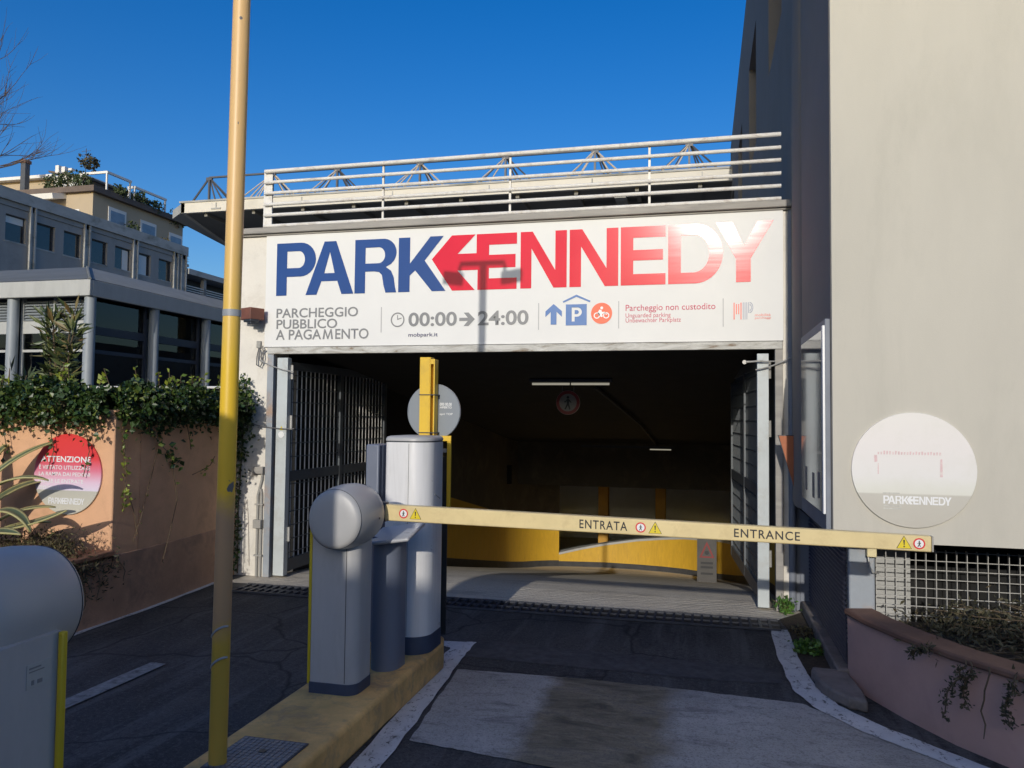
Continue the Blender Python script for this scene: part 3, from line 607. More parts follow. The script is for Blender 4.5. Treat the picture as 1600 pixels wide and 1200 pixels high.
# ---------------------------------------------------------------- gates
def gate(name, hx, ex, label, wide, bm):
    t = thing(name, label, 'gate', (hx,6.95,0), 'barred gate leaves folded back into the garage')
    L = 2.35; ux = (ex-hx)/L
    def P(s, z, o=0): return (hx+ux*s+o, 6.98+s, z)
    def barbox(mb, s0, s1, z0, z1, th): 
        vs = [P(s0,z0,-th),P(s0,z0,th),P(s1,z0,th),P(s1,z0,-th),P(s0,z1,-th),P(s0,z1,th),P(s1,z1,th),P(s1,z1,-th)]
        mb.add(vs, [(0,3,2,1),(4,5,6,7),(0,1,5,4),(1,2,6,5),(2,3,7,6),(3,0,4,7)])
    def dz(s): return floorz(7+s)
    MB().box(hx-wide/2,hx+wide/2,6.90,6.978,.02,2.16).build('hinge_post', MT['gatepost'], t, bevel=.004)
    for s0, s1 in ((0,.075),(1.10,1.17),(L-.07,L)):
        f = MB(); barbox(f,s0,s1,.05,2.13,.022); f.build('stile', MT['gategrey'], t)
    for s0, s1 in ((.075,1.10),(1.17,L-.07)):
        for z0, z1 in ((.04,.16),(2.05,2.13),(.93,1.03)):
            f = MB(); barbox(f,s0,s1,z0,z1,.02); f.build('rail', MT['gategrey'], t)
    f = MB()
    for k in range(25):
        s = .12+k*.088
        if 1.08 < s < 1.19: continue
        barbox(f,s-.004,s+.004,.16,.93,.005); barbox(f,s-.004,s+.004,1.03,2.05,.005)
    f.build('bar_grid', MT[bm], t)
    f = MB()
    for k in range(14):
        z = .215+k*.137
        if .9 < z < 1.05: continue
        barbox(f,.075,1.10,z-.004,z+.004,.006); barbox(f,1.17,L-.07,z-.004,z+.004,.006)
    f.build('cross_grid', MT['gategrey'], t)
    for z in (.35,1.45,1.95): MB().cyl((hx+wide*.62,6.965,z),(hx+wide*.62,6.965,z+.14),.014,8).build('hinge', MT['galv'], t)
    return t
gate('gate', -4.035, -3.97, 'left barred gate leaf folded back behind the grey barrier head', .115, 'gatebar')
gate('gate', .502, .34, 'right barred gate leaf folded back beside the orange triangle', .094, 'gategrey')  # bars darker than the left leaf's: unlit side put into their colour
lg = bpy.data.objects['gate']
MB().revolve([(.032,0),(.032,.004)], (-4.03,6.894,1.40), 'Y', 20).build('sticker', MT['white'], lg)
shape('sticker_triangle', [[(-4.05,1.445),(-4.01,1.445),(-4.03,1.485)]], MT['icongold'], lg, 6.896)
def single(name, mb, m, label, cat, loc, group=None, **k):
    return tag(mb.build(name, m, loc=loc, **k), label, cat, group)
def sag(a, b2, s, n=10): return [tuple(a[i]+(b2[i]-a[i])*t/n-(s*4*(t/n)*(1-t/n) if i == 2 else 0) for i in range(3)) for t in range(n+1)]
single('wire', MB().tube(sag((-4.27,6.87,2.14),(-3.90,6.88,2.02),.02), .006, 6), MT['galv'], 'thin wire tying the top of the left gate to the white pillar', 'wire', (-4.27,6.87,2.14))
single('wire', MB().tube(sag((-4.33,6.87,1.50),(-3.88,6.88,1.46),.015), .005, 6), MT['cable'], 'dark wire across the middle of the left gate post', 'wire', (-4.33,6.87,1.5))
single('wire', MB().tube(sag((.72,6.87,2.12),(.44,6.87,2.02),.015), .007, 6).tube(sag((.60,6.86,2.09),(.36,6.86,2.09),.0), .006, 6), MT['galv'], 'chain and hook holding the top of the right gate', 'chain', (.72,6.87,2.12))
single('bolt_hook', MB().cyl((.36,6.86,2.085),(.50,6.86,2.095),.008,8).revolve([(.018,0),(.018,.015)],(.35,6.86,2.085),'Y',10), MT['galv'], 'small steel hook left of the right gate post top', 'hook', (.36,6.86,2.08))
# services on the left pillar
t = thing('pillar_conduits', 'grey conduits and junction boxes running down the white pillar beside the left gate', 'conduit', (-4.25,6.9,0))
MB().tube([(-4.275,6.905,.0),(-4.275,6.905,.80),(-4.26,6.905,.86),(-4.235,6.905,.95),(-4.23,6.905,1.06)], .013, 8).build('conduit', MT['conduit'], t)
MB().tube([(-4.235,6.905,.0),(-4.235,6.905,.80),(-4.245,6.905,.86)], .013, 8).build('conduit', MT['conduit'], t)
MB().box(-4.30,-4.215,6.86,6.918,.475,.56).build('junction_box', MT['conduit'], t, bevel=.006)
MB().box(-4.32,-4.21,6.87,6.918,1.01,1.08).build('junction_box', MT['coping'], t, bevel=.004)
for z in (.20,.70): MB().box(-4.30,-4.21,6.885,6.918,z,z+.015).build('clip', MT['galv'], t)
t = thing('pillar_cable_loop', 'coiled cable ends and small socket hanging on the white pillar below the brown box', 'cable', (-4.28,6.9,2.2))
MB().box(-4.325,-4.28,6.89,6.918,2.26,2.33).build('socket', MT['conduit'], t, bevel=.004)
cl = MB()
cl.tube([(-4.30,6.90,2.26),(-4.315,6.89,2.17),(-4.31,6.88,2.09),(-4.27,6.88,2.07),(-4.25,6.89,2.12),(-4.27,6.89,2.17),(-4.25,6.89,2.22),(-4.22,6.89,2.24)], .007, 6)
cl.tube([(-4.29,6.90,2.25),(-4.28,6.88,2.14),(-4.25,6.88,2.10),(-4.235,6.88,2.16),(-4.25,6.885,2.28)], .006, 6)
cl.build('cable', MT['cable'], t)
t = thing('flood_lamp', 'rust brown box lamp on the white pillar left of the sign', 'lamp', (-4.33,6.92,2.58))
Rz = Matrix.Rotation(math.radians(-24), 3, 'Z')
MB().obox((-4.33,6.80,2.585), (.20,.16,.115), Rz).build('casing', MT['brownbox'], t, bevel=.006)
MB().obox((-4.305,6.76,2.515), (.12,.10,.03), Rz).obox((-4.29,6.74,2.49), (.06,.06,.03), Rz).build('lens', MT['darkplastic'], t, bevel=.006)
MB().box(-4.42,-4.36,6.84,6.918,2.52,2.65).build('bracket', MT['coping'], t)
# drain grate across the threshold
dr = thing('drain_grate', 'long dark drain grating across the threshold of the garage', 'drain', (-1.7,6.4,0))
d = MB()
for k in range(64): d.box(-4.1+k*.073,-4.1+k*.073+.02,6.24,6.52,.006,.02)
d.box(-4.12,.58,6.225,6.24,.006,.022); d.box(-4.12,.58,6.52,6.535,.006,.022); d.box(-4.12,.58,6.37,6.385,.006,.019)
d.build('grating', MT['framedark'], dr)
MB().box(-4.12,.58,6.225,6.535,.003,.0055).build('channel', MT['black'], dr)
mh = thing('access_cover', 'square chequered steel cover set in the yellow island beside the yellow pole', 'manhole cover', (-1.81,2.975,.17))
c = MB().box(-1.965,-1.655,2.80,3.12,.171,.176); c.build('frame', MT['framedark'], mh)
c = MB()
for i in range(12):
    for j in range(12): c.box(-1.957+i*.025,-1.957+i*.025+.021,2.81+j*.025,2.81+j*.025+.021,.176,.180)
c.build('plate', mat('worn_steel_plate', (.21,.21,.22), .5, .2, 9, 0, 0, metal=.3), mh)
MB().revolve([(.016,0),(.016,.003)], (-1.80,2.99,.1795), 'Z', 16).build('lifting_hole', MT['black'], mh)
# ================================================================== RIGHT BUILDING
rb = thing('office_tower', 'tall beige rendered building on the right with a dark grey side wall', 'building', (.86,4.9,0))
b = MB()
# upper block, its side wall with window openings toward the garage
yw = [(7.64,9.1),(11.2,12.85),(15.1,16.7),(18.8,20.3)]
X0 = .735
ys = [4.86]+[v for p in yw for v in p]+[21.1]
sw = MB()
for i in range(len(ys)-1):
    a, e = ys[i], ys[i+1]
    if i % 2 == 0: sw.box(X0,X0+.3,a,e,.92,8.80)
    else: sw.box(X0,X0+.3,a,e,.92,5.49); sw.box(X0,X0+.3,a,e,7.23,8.80)
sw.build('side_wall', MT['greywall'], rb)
for a, e in yw:
    MB().box(X0+.22,X0+.25,a,e,5.49,7.23).build('window', MT['navy'], rb)
MB().box(X0+.003,4.6,4.835,4.858,.905,8.80).build('front_wall', MT['render'], rb)
MB().box(X0+.3,4.6,4.86,21,8.6,8.79).build('roof', MT['coping'], rb)
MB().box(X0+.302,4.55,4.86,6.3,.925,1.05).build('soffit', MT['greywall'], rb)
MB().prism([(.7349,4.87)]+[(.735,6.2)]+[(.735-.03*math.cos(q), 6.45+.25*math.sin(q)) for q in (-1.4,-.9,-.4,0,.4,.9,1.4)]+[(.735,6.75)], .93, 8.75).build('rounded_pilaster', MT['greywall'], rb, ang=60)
# lower recessed part with slatted vent, pillar
MB().box(.905,.99,5.31,7.2,0,.9).build('base_wall', MT['navy'], rb)
v = MB()
for k in range(26): v.add([(.865,5.24,.08+k*.031),(.865,6.95,.08+k*.031),(.895,6.95,.10+k*.031),(.895,5.24,.10+k*.031),(.865,5.24,.072+k*.031),(.865,6.95,.072+k*.031)], [(0,1,2,3),(4,5,1,0)])
v.build('vent_slats', MT['navy'], rb)
MB().box(.80,.93,6.95,7.3,0,2.6).box(.72,.93,6.97,7.3,0,2.6).build('corner_wall', MT['greyblue'], rb)
MB().box(.88,1.03,5.19,5.3,.2,.92).build('pillar', MT['bluesteel'], rb, bevel=.01)
MB().box(.80,.905,5.14,7.0,0,.085).build('ledge', MT['kerb'], rb, bevel=.012)
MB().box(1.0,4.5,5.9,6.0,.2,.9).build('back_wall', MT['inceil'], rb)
MB().box(1.04,4.5,5.55,5.6,.80,.95).build('inner_beam', MT['rimbrown'], rb)
MB().box(1.07,1.30,5.5,5.55,.3,.77).build('inner_panel', MT['conclight'], rb)
MB().cyl((.735,6.93,.0),(.735,6.93,3.4),.032,12).build('downpipe', MT['greyblue'], rb)
MB().box(.675,.79,6.88,6.99,3.40,3.47).build('gutter_end', MT['framedark'], rb)
# display case on the side wall
t = thing('notice_board', 'glazed notice board fixed along the dark side wall next to the orange triangle', 'notice board', (.72,5.4,1.6))
MB().box(.705,.7345,4.88,6.02,.945,2.20).build('case', MT['greyblue'], t, bevel=.004)
MB().box(.697,.7045,4.95,5.95,1.05,2.14).build('glass_panel', MT['board'], t)
MB().box(.692,.7045,4.88,4.935,1.05,2.16).build('edge_trim', MT['white'], t)
for y0, z0 in ((5.06,1.12),(5.30,1.10),(5.65,1.12)): MB().box(.6955,.6968,y0,y0+.09,z0,z0+.16).build('notice', MT['vgrey'], t)
tr = thing('triangle_sign', 'narrow rust orange triangular plate beside the right gate post', 'sign', (.66,6.55,1.3))
MB().prism_y([(.597,1.47),(.712,1.47),(.712,1.055)], 6.55, 6.56).build('plate', MT['orange'], tr)
MB().prism_y([(.588,1.476),(.718,1.476),(.718,1.040)], 6.561, 6.572).build('rim', MT['darkplastic'], tr)
MB().box(.713,.735,6.50,6.62,1.04,1.47).build('side_plate', MT['darkplastic'], tr)
# round faded sign
def disc_r():
    m, n, b, tc = nodes('faded_print')
    sp = n.nodes.new('ShaderNodeSeparateXYZ'); n.links.new(tc.outputs['Object'], sp.inputs[0])
    mr = n.nodes.new('ShaderNodeMapRange'); mr.inputs['From Min'].default_value = -.35; mr.inputs['From Max'].default_value = .35; n.links.new(sp.outputs[2], mr.inputs[0])
    c = ramp(n, mr.outputs[0], [(0, (.47,.44,.37)), (.30, (.50,.475,.41)), (.312, (.66,.65,.57)), (.36, (.68,.67,.60)), (.45, (.72,.70,.665)), (.7, (.735,.695,.66)), (1, (.73,.70,.645))])
    c = mix(n, ramp(n, noise(n, tc, 5, 6, .7), [(.5, (0,0,0)), (.75, (.3,)*3)]), c, (.60,.58,.49))
    n.links.new(c, b.inputs['Base Color']); b.inputs['Roughness'].default_value = .45; return m
t = thing('round_sign', 'large faded round sign on the beige wall at right', 'sign', (1.162,4.83,1.3213))
MB().revolve([(.3243,0),(.3262,.003),(.3262,.013)], (1.162,4.822,1.3213), 'Y', 64).build('plate', disc_r(), t)
q_ = .951
def QX(x): return x*q_
def QZ(z): return 1.6+(z-1.6)*q_
def fl(L, m): shape('faded_lettering', [[(QX(x),QZ(z)) for x,z in L]], m, t, 4.8205)
k = .37/4.717*q_
word(t, lambda u: QX(1.055)+(u+4.124)*k, lambda v: QZ(1.104)+.046*v, 4.8205, MT['white'], MT['white'])
pinkfade = mat('faded_pink_print', (.66,.47,.47), .5, .1, 60, 0, 0, stain=(.73,.70,.64), stain_scale=40, stain_amt=1)
for i in range(22):
    x = 1.026+i*.0160; h = .014+.008*random.random()
    fl([(x,1.398),(x+.010*random.uniform(.6,1.1),1.398),(x+.010,1.398+h),(x,1.398+h)], pinkfade)
fl([(1.365,1.27),(1.380,1.27),(1.378,1.375),(1.368,1.375)], pinkfade); fl([(1.008,1.35),(1.024,1.355),(1.022,1.394),(1.006,1.394)], pinkfade)
fl([(1.025,1.28),(1.031,1.28),(1.031,1.345),(1.026,1.345)], pinkfade)
palegrey = mat('scuffed_print', (.52,.51,.46), .6, .2, 60, 0, 0)
for z in (1.088,1.072): fl([(1.055,z),(1.155,z),(1.155,z+.008),(1.055,z+.008)], palegrey)
fl([(1.052,1.163),(1.145,1.163),(1.145,1.171),(1.052,1.171)], palegrey)
# grille in front of the recess
gr = thing('vent_grille', 'galvanised square mesh grille below the beige wall above the pink planter', 'grille', (1.8,5.25,.6))
f = MB()
for k in range(58): f.box(1.042+k*.0565,1.042+k*.0565+.0042,5.235,5.262,.36,.815)
f.build('upright_bars', MT['galv'], gr)
f = MB()
for k in range(9): f.box(1.042,4.3,5.225,5.2345,.36+k*.0555,.36+k*.0555+.0045)
f.build('cross_bars', MT['galv'], gr)
t = thing('cable_box', 'small cream cable box with a drooping wire on the pillar left of the mesh grille', 'junction box', (1.0,5.18,.8))
MB().box(.975,1.03,5.135,5.185,.77,.84).build('box', mat('cream_box', (.72,.62,.36), .5, .1, 9, 0, 0), t, bevel=.005)
MB().tube([(.985,5.16,.77),(.99,5.15,.71),(1.01,5.15,.675),(1.05,5.19,.665)], .005, 6).build('wire', MT['galv'], t)
# planter
pp = [(.865,5.16),(.93,4.92),(1.06,4.62),(1.22,4.32),(1.42,4.06),(1.7,3.83),(2.3,3.55),(4.2,3.2)]
pl = thing('pink_planter', 'curved pink rendered planter with brown rim in the lower right corner', 'planter', (1.5,4.3,0))
MB().thickwall(pp, .13, 0, .415).build('wall', MT['pinkplanter'], pl, ang=60)
po = [(x-.025,y-.02) for x,y in pp]
MB().thickwall(po, .18, .416, .455).build('rim', MT['rimbrown'], pl, ang=60, bevel=.012)
MB().prism([(p[0]+.06,p[1]+.06) for p in pp]+[(4.2,5.2),(1.0,5.2)], .2, .385).build('soil', MT['soil'], pl)
def shrub_mass(name, pts, n, size, m, label, cat, loc, spread=.12, stems=0, trail=None, group=None, **k):
    t = thing(name, label, cat, loc, group)
    c = np.array(pts)[rng.integers(0, len(pts), n)]+rng.normal(size=(n,3))*np.array(spread)
    leaf_obj('leaves', c, size, m, t, **k)
    s = MB()
    for i in range(stems):
        p = c[rng.integers(0, n)]; q = np.array(pts)[rng.integers(0, len(pts))]
        s.tube([(q[0],q[1],loc[2]), tuple((p+q)/2+rng.normal(size=3)*.03), tuple(p+rng.normal(size=3)*.05)], [.006,.004,.002], 5)
    for q in (trail or []): s.tube(q, [.005]+[.004]*(len(q)-2)+[.002], 5)
    if s.v: s.build('stems', MT['ivystem'], t)
    return t
pts = []
for i in range(160):
    u = random.random(); x = 1.25+u*2.6; y = random.uniform(4.0 if x > 1.6 else 4.4,5.1); pts.append((x,y,.40+.20*min(1,max(0,(x-1.05)/.7))*random.random()))
def trail(p, dx, dz, n=7): return [(p[0]+dx*i/n+random.uniform(-.012,.012), p[1]-.03-.02*math.sin(i), p[2]-dz*(i/n)**1.3) for i in range(n+1)]
trs = [trail((1.13,4.42,.46),-.09,.05), trail((1.24,4.24,.45),-.10,.26), trail((1.26,4.22,.45),-.04,.20), trail((1.38,4.06,.45),-.03,.22), trail((1.42,4.02,.45),.05,.12), trail((1.3,4.15,.45),-.02,.33), trail((1.55,3.90,.45),.02,.18), trail((1.5,3.93,.45),.06,.10)]
t = shrub_mass('trailing_shrub', pts, 9000, .035, MT['drydark'], 'dull trailing shrub spilling over the rim of the pink planter', 'shrub', (1.7,4.6,.38), (.10,.08,.035), 120, trs, aspect=.35)
c = np.array([q[i] for q in trs[:5] for i in range(2, len(q)) for _ in range(26)])+rng.normal(size=(5*6*26,3))*.011
leaf_obj('hanging_leaves', c, .022, MT['drydark'], t, aspect=.5)
def weed(loc, n, r, h, label, m='weed', size=.035):
    t = thing('weed', label, 'weed', loc, 'weeds along the wall foot')
    p = np.stack([rng.normal(size=n)*r, rng.normal(size=n)*r, rng.random(n)*h], 1)+np.array(loc)
    leaf_obj('leaves', p, size, MT[m], t, droop=-.3)
    s = MB()
    for i in range(10): a = p[rng.integers(0, n)]; s.tube([loc, tuple((np.array(loc)+a)/2+np.array((0,0,.02))), tuple(a)], .003, 4)
    s.build('stems', MT['ivystem'], t)
weed((.67,6.83,.01), 240, .036, .11, 'bright green weed tuft at the foot of the right gate post')
weed((.72,5.75,.005), 380, .055, .06, 'low green weeds beside the white kerb line under the slatted vent')
weed((.75,6.2,.005), 160, .05, .04, 'sparse weeds on the dirt strip between vent and white line', 'drydark', .03)
kb = thing('kerb_stone', 'broken rounded kerb stone at the left foot of the pink planter', 'kerb stone', (.74,4.95,0))
MB().prism(wob([(.665,5.20),(.655,5.0),(.70,4.84),(.79,4.68),(.88,4.64),(.88,4.9),(.86,5.2)], .012, 3), 0, .07).build('stone', MT['kerb'], kb, bevel=.014, seg=2)
struct(MB().prism([(.63,5.25),(.635,6.28),(.60,6.6),(.88,7.0),(.88,5.15)], .001, .006).build('dirt_strip', MT['soil']))

# ================================================================== BARRIERS
def barrier(label, cabm):
    t = thing('parking_barrier', label, 'barrier')
    def rr(x0, x1, y0, y1, r, corners):
        o = []
        for (cx, cy, a0) in ((x0+r,y0+r,180),(x1-r,y0+r,270),(x1-r,y1-r,0),(x0+r,y1-r,90)):
            k = corners[int(a0/90)]
            if k: o += arc(cx, cy, r, r, a0, a0+90, 8)
            else: o.append((x0 if a0 in (90,180) else x1, y0 if a0 in (180,270) else y1))
        return o
    cab = rr(-.125,.125,-.115,.115,.06,{0:1,1:0,2:0,3:1})
    MB().prism(cab, .055, .86).build('cabinet', cabm, t)
    MB().box(.066,.0685,-.1165,-.1145,.06,.85).build('seam', MT['darkplastic'], t)
    MB().prism([(x*1.03,y*1.04) for x,y in cab], 0, .055).build('plinth', MT['plinth'], t)
    MB().box(-.143,-.1265,-.1175,-.100,.045,.86).build('side_trim', MT['trimyellow'], t, bevel=.004)
    H = .905
    prof = [(0,-.236),(.08,-.2355),(.122,-.231),(.136,-.224),(.1435,-.212),(.149,-.19),(.157,-.13),(.160,-.06),(.157,.02),(.148,.07),(.13,.09)]
    MB().revolve(prof, (.045,0,H), 'Y', 56, 1, 1.04).build('head', MT['headgrey'], t, ang=50)
    MB().revolve([(.1440,-.2115),(.1455,-.2110),(.1460,-.2090),(.1450,-.2080)], (.045,0,H), 'Y', 56, 1, 1.04).build('head_seam', MT['darkplastic'], t)
    MB().revolve([(.11,.0),(.11,.025)], (.045,.09,H), 'Y', 40).build('hub', MT['plinth'], t)
    MB().revolve([(.006,0),(.006,.004)], (.202,-.02,H-.012), 'X', 10).build('screw', MT['darkplastic'], t)
    a = MB(); y0, y1 = .112, .162
    # boom: tapering box
    xs = [.08,2.86]; zc = [H+.003,H-.038]; hh = [.044,.0365]
    vs = []
    for x, c, h in zip(xs, zc, hh): vs += [(x,y0,c-h),(x,y1,c-h),(x,y1,c+h),(x,y0,c+h)]
    a.add(vs, [(0,1,2,3),(7,6,5,4)]+[(i,i+4,(i+1)%4+4,(i+1)%4) for i in range(4)])
    arm = a.build('boom', MT['boom'], t, bevel=.006)
    MB().box(.06,.18,.108,.166,H-.05,H+.055).build('clamp', MT['darkplastic'], t, bevel=.006)
    z1, h1 = zc[1], hh[1]
    MB().box(2.861,2.868,.114,.160,z1-h1+.002,z1+h1-.002).build('end_cap', MT['coping'], arm)
    return t, arm, H
bar, arm, H = barrier('grey parking barrier in the middle with its long cream boom lowered across the entrance', MT['cabgrey'])
def AX(x): return x+1.84       # world x on the boom to barrier space
slope = -.041/2.78
def az(x): return H+.003+slope*(AX(x)-.08)
ay = .1105
for x in (-1.555,-.297,.967): no_ped(arm, AX(x), az(x), .0255, ay)
for x in (-1.487,-.226,.903): warn(arm, AX(x), az(x), .033, ay)
text('ENTRATA', MT['black'], arm, AX(-.604), AX(-.363), az(-.604)-.021, az(-.604)+.023, ay, .013, slope=slope, sp=1.15)
text('ENTRANCE', MT['black'], arm, AX(.15), AX(.451), az(.15)-.020, az(.15)+.022, ay, .013, slope=slope, sp=1.15)
def fixslope(o, x0):   # slope is taken about the text start
    for v in o.data.vertices: v.co.z -= slope*x0
for o in arm.children:
    if o.name.startswith('lettering'): fixslope(o, AX(-.604) if min(v.co.x for v in o.data.vertices) < 1.6 else AX(.15))
bar.location = (-1.84,3.815,.17)
b2, arm2, H = barrier('grey parking barrier head and cabinet cropped at the left foreground edge', MT['cabgrey'])
MB().box(-.1268,-.1255,-.082,-.008,.74,.80).build('label', MT['fascia'], b2)
MB().box(-.1275,-.127,-.05,-.014,.788,.792).box(-.1275,-.127,-.06,-.014,.780,.783).box(-.1275,-.127,-.03,-.022,.748,.760).box(-.1275,-.127,-.055,-.04,.748,.758).build('label_print', MT['vgrey'], b2)
b2.location = (-1.75,1.60,.17); b2.rotation_euler = (0,0,math.pi)
# ------------------------------------------------------------------ ticket machine
tm = thing('ticket_machine', 'tall silver ticket machine behind the barrier head on the yellow island', 'ticket machine', (-1.74,4.57,.17))
def rrect(x0, x1, y0, y1, r, n=10):
    return arc(x0+r,y0+r,r,r,180,270,n)+arc(x1-r,y0+r,r,r,270,360,n)+arc(x1-r,y1-r,r,r,0,90,n)+arc(x0+r,y1-r,r,r,90,180,n)
fp = arc(-1.88+.03,4.42+.03,.03,.03,180,270,5)+arc(-1.60-.12,4.42+.12,.12,.12,270,360,12)+arc(-1.60-.03,4.72-.03,.03,.03,0,90,5)+[(-1.88,4.72)]
def grow(p, k): 
    c = (-1.74,4.57); return [(c[0]+(x-c[0])*k, c[1]+(y-c[1])*k) for x,y in p]
MB().prism(fp, .275, 1.438).build('body', MT['silver'], tm)
MB().prism(grow(fp,.985), 1.438, 1.446).build('shadow_gap', MT['darkplastic'], tm)
n = len(fp); l = MB(); vs = []
for z, k in ((1.446,1.012),(1.458,1.012),(1.470,.97),(1.476,.85),(1.479,.5)): vs += [(x,y,z) for x,y in grow(fp,k)]
l.add(vs, [tuple(range(n))[::-1], tuple(range(4*n,5*n))]+[(r_*n+i,r_*n+(i+1)%n,(r_+1)*n+(i+1)%n,(r_+1)*n+i) for r_ in range(4) for i in range(n)])
l.build('lid', MT['headgrey'], tm, ang=50)
MB().prism(grow(fp,1.02), .17, .275).build('plinth', MT['plinth'], tm)
MB().box(-1.724,-1.722,4.4185,4.4200,.28,1.43).build('seam', MT['darkplastic'], tm)
for z0, z1 in ((1.02,1.025),(1.10,1.104)):
    c = MB(); c.obox((-1.5985,4.60,z0), (.003,.10,.004), Matrix.Rotation(-.35,3,'X')); c.build('scratch', MT['galv'], tm)
t = thing('exit_machine', 'narrow dark grey cabinet standing just left of the silver ticket machine', 'cabinet', (-2.0,4.7,.17))
MB().box(-2.085,-1.995,4.60,4.80,.17,1.415).build('body', MT['console'], t, bevel=.01)
MB().box(-1.994,-1.90,4.64,4.80,.17,1.41).build('side_panel', MT['plinth'], t, bevel=.006)
cp = thing('card_reader', 'slim slate blue pedestal with a pale slanted top between barrier and ticket machine', 'pedestal', (-1.75,4.18,.17))
MB().prism([(-1.835,4.26)]+arc(-1.75,4.19,.085,.10,180,360,18)+[(-1.665,4.26)], .17, .90).build('column', MT['console'], cp, ang=50)
MB().obox((-1.70,4.17,.925), (.27,.30,.022), Matrix.Rotation(math.radians(-9),3,'Y')@Matrix.Rotation(math.radians(10),3,'X')).build('top', MT['consoletop'], cp, bevel=.01, seg=3)
MB().box(-1.81,-1.69,4.10,4.24,.88,.912).build('neck', MT['plinth'], cp)
# yellow channel post with round sign
sp = thing('sign_post', 'yellow steel channel post with a grey round sign rising behind the ticket machine', 'sign post', (-1.75,4.83,.17))
p = MB(); p.box(-1.803,-1.735,4.80,4.808,.17,1.985); p.box(-1.803,-1.795,4.808,4.87,.17,1.985); p.box(-1.735,-1.728,4.80,4.87,.17,1.985)
p.build('post', MT['yellow'], sp, bevel=.002)
p = MB(); p.box(-1.728,-1.700,4.862,4.87,.17,1.972); p.box(-1.7075,-1.6995,4.80,4.862,.17,1.972); p.box(-1.727,-1.708,4.80,4.862,1.94,1.972)
p.build('flange', MT['yellow'], sp)
MB().revolve([(.182,0),(.1855,.003),(.1855,.010)], (-1.735,4.885,1.628), 'Y', 56).build('disc', mat('grey_sign_face', (.225,.25,.275), .45, .05, 4, 0, 0), sp)
MB().revolve([(.186,0),(.186,.006)], (-1.735,4.896,1.628), 'Y', 56).build('disc_rim', MT['galv'], sp)
text('000 00.00', MT['white'], sp, -1.690,-1.607, 1.668,1.688, 4.8835, .02); text('APERTO', MT['white'], sp, -1.690,-1.607, 1.650,1.664, 4.8835, .02)
text('apri TOP', MT['white'], sp, -1.690,-1.600, 1.603,1.620, 4.8835, .012)
MB().box(-1.806,-1.69,4.795,4.90,1.735,1.741).box(-1.806,-1.69,4.795,4.90,1.487,1.493).build('clamp', MT['darkplastic'], sp)
fr = thing('panel_frame', 'dark panel in a thin yellow frame peeping out right of the silver ticket machine', 'panel', (-1.64,4.9,.17))
MB().box(-1.81,-1.605,4.87,4.885,1.435,1.47).build('frame', MT['yellow'], fr, bevel=.002)
MB().box(-1.63,-1.605,4.865,4.885,.99,1.434).build('frame', MT['yellow'], fr, bevel=.002)
MB().box(-1.81,-1.631,4.89,4.90,.17,1.33).build('panel', MT['darkplastic'], fr)
MB().box(-1.73,-1.635,4.868,4.888,1.36,1.385).build('crosspiece', MT['galv'], fr)
# ------------------------------------------------------------------ lamp post (its double head throws the T-shaped shadow on the sign)
lp = thing('lamp_post', 'tall sun bleached yellow lamp post standing on the island in the foreground', 'lamp post', (-1.93,2.85,.17))
MB().tube([(-1.92,2.85,.172),(-1.910,2.85,1.6),(-1.892,2.85,4.16)], [.036,.036,.035], 24).build('pole', MT['pole'], lp)
for z, w_ in ((2.005,.028),): MB().cyl((-1.907,2.85,z),(-1.907,2.85,z+w_),.0375,24).build('band', MT['ducttape'], lp)
for z in (.70,.575): MB().tube([(-1.916+.0372*math.cos(a),2.85+.0372*math.sin(a),z+.035*math.sin(a+2.2)) for a in np.linspace(-2.6,-.3,10)], .005, 5).build('scuff', MT['ducttape'], lp)
MB().box(-2.12,-1.685,2.825,2.875,4.15,4.185).build('cross_arm', MT['trussdark'], lp)
for x, s in ((-2.12,-1),(-1.685,1)):
    MB().box(x-.016,x+.016,2.825,2.875,4.06,4.15).build('drop', MT['trussdark'], lp)
    MB().obox((x+s*.065,2.85,4.035), (.20,.26,.06), Matrix.Rotation(math.radians(-8*s),3,'Y')).build('lamp_head', MT['trussdark'], lp, bevel=.01)

# ================================================================== LEFT SIDE: peach wall, planter, ivy
gw = thing('garden_wall', 'peach plastered wall on the left topped by ivy', 'wall', (-4.6,5.1,0))
MB().box(-9,-4.41,5.10,5.4,.0,1.62).build('front_wall', MT['peach'], gw, bevel=.012)
MB().prism([(-4.413,5.40),(-4.45,6.0),(-4.53,6.92),(-4.8,6.92),(-4.8,5.40)], 0, 1.62).build('return_wall', MT['peach'], gw)
MB().prism([(-4.404,4.1),(-4.404,5.10),(-4.408,5.42),(-4.445,6.0),(-4.525,6.9),(-4.6,6.9),(-4.6,5.42),(-4.46,5.10),(-4.46,4.1)], 0, .50).build('base', MT['peach_low'], gw, bevel=.006)
lpn = thing('wall_planter', 'low weathered planter at the foot of the peach wall on the left', 'planter', (-5.5,4.6,0))
MB().box(-9,-4.47,4.15,4.28,0,.47).build('wall', MT['peach_low'], lpn)
MB().box(-9,-4.40,4.10,4.32,.475,.53).box(-4.62,-4.36,4.33,5.09,.505,.545).build('rim', MT['rim'], lpn, bevel=.01)
MB().box(-9,-4.63,4.33,5.09,.2,.45).build('soil', MT['soil'], lpn)
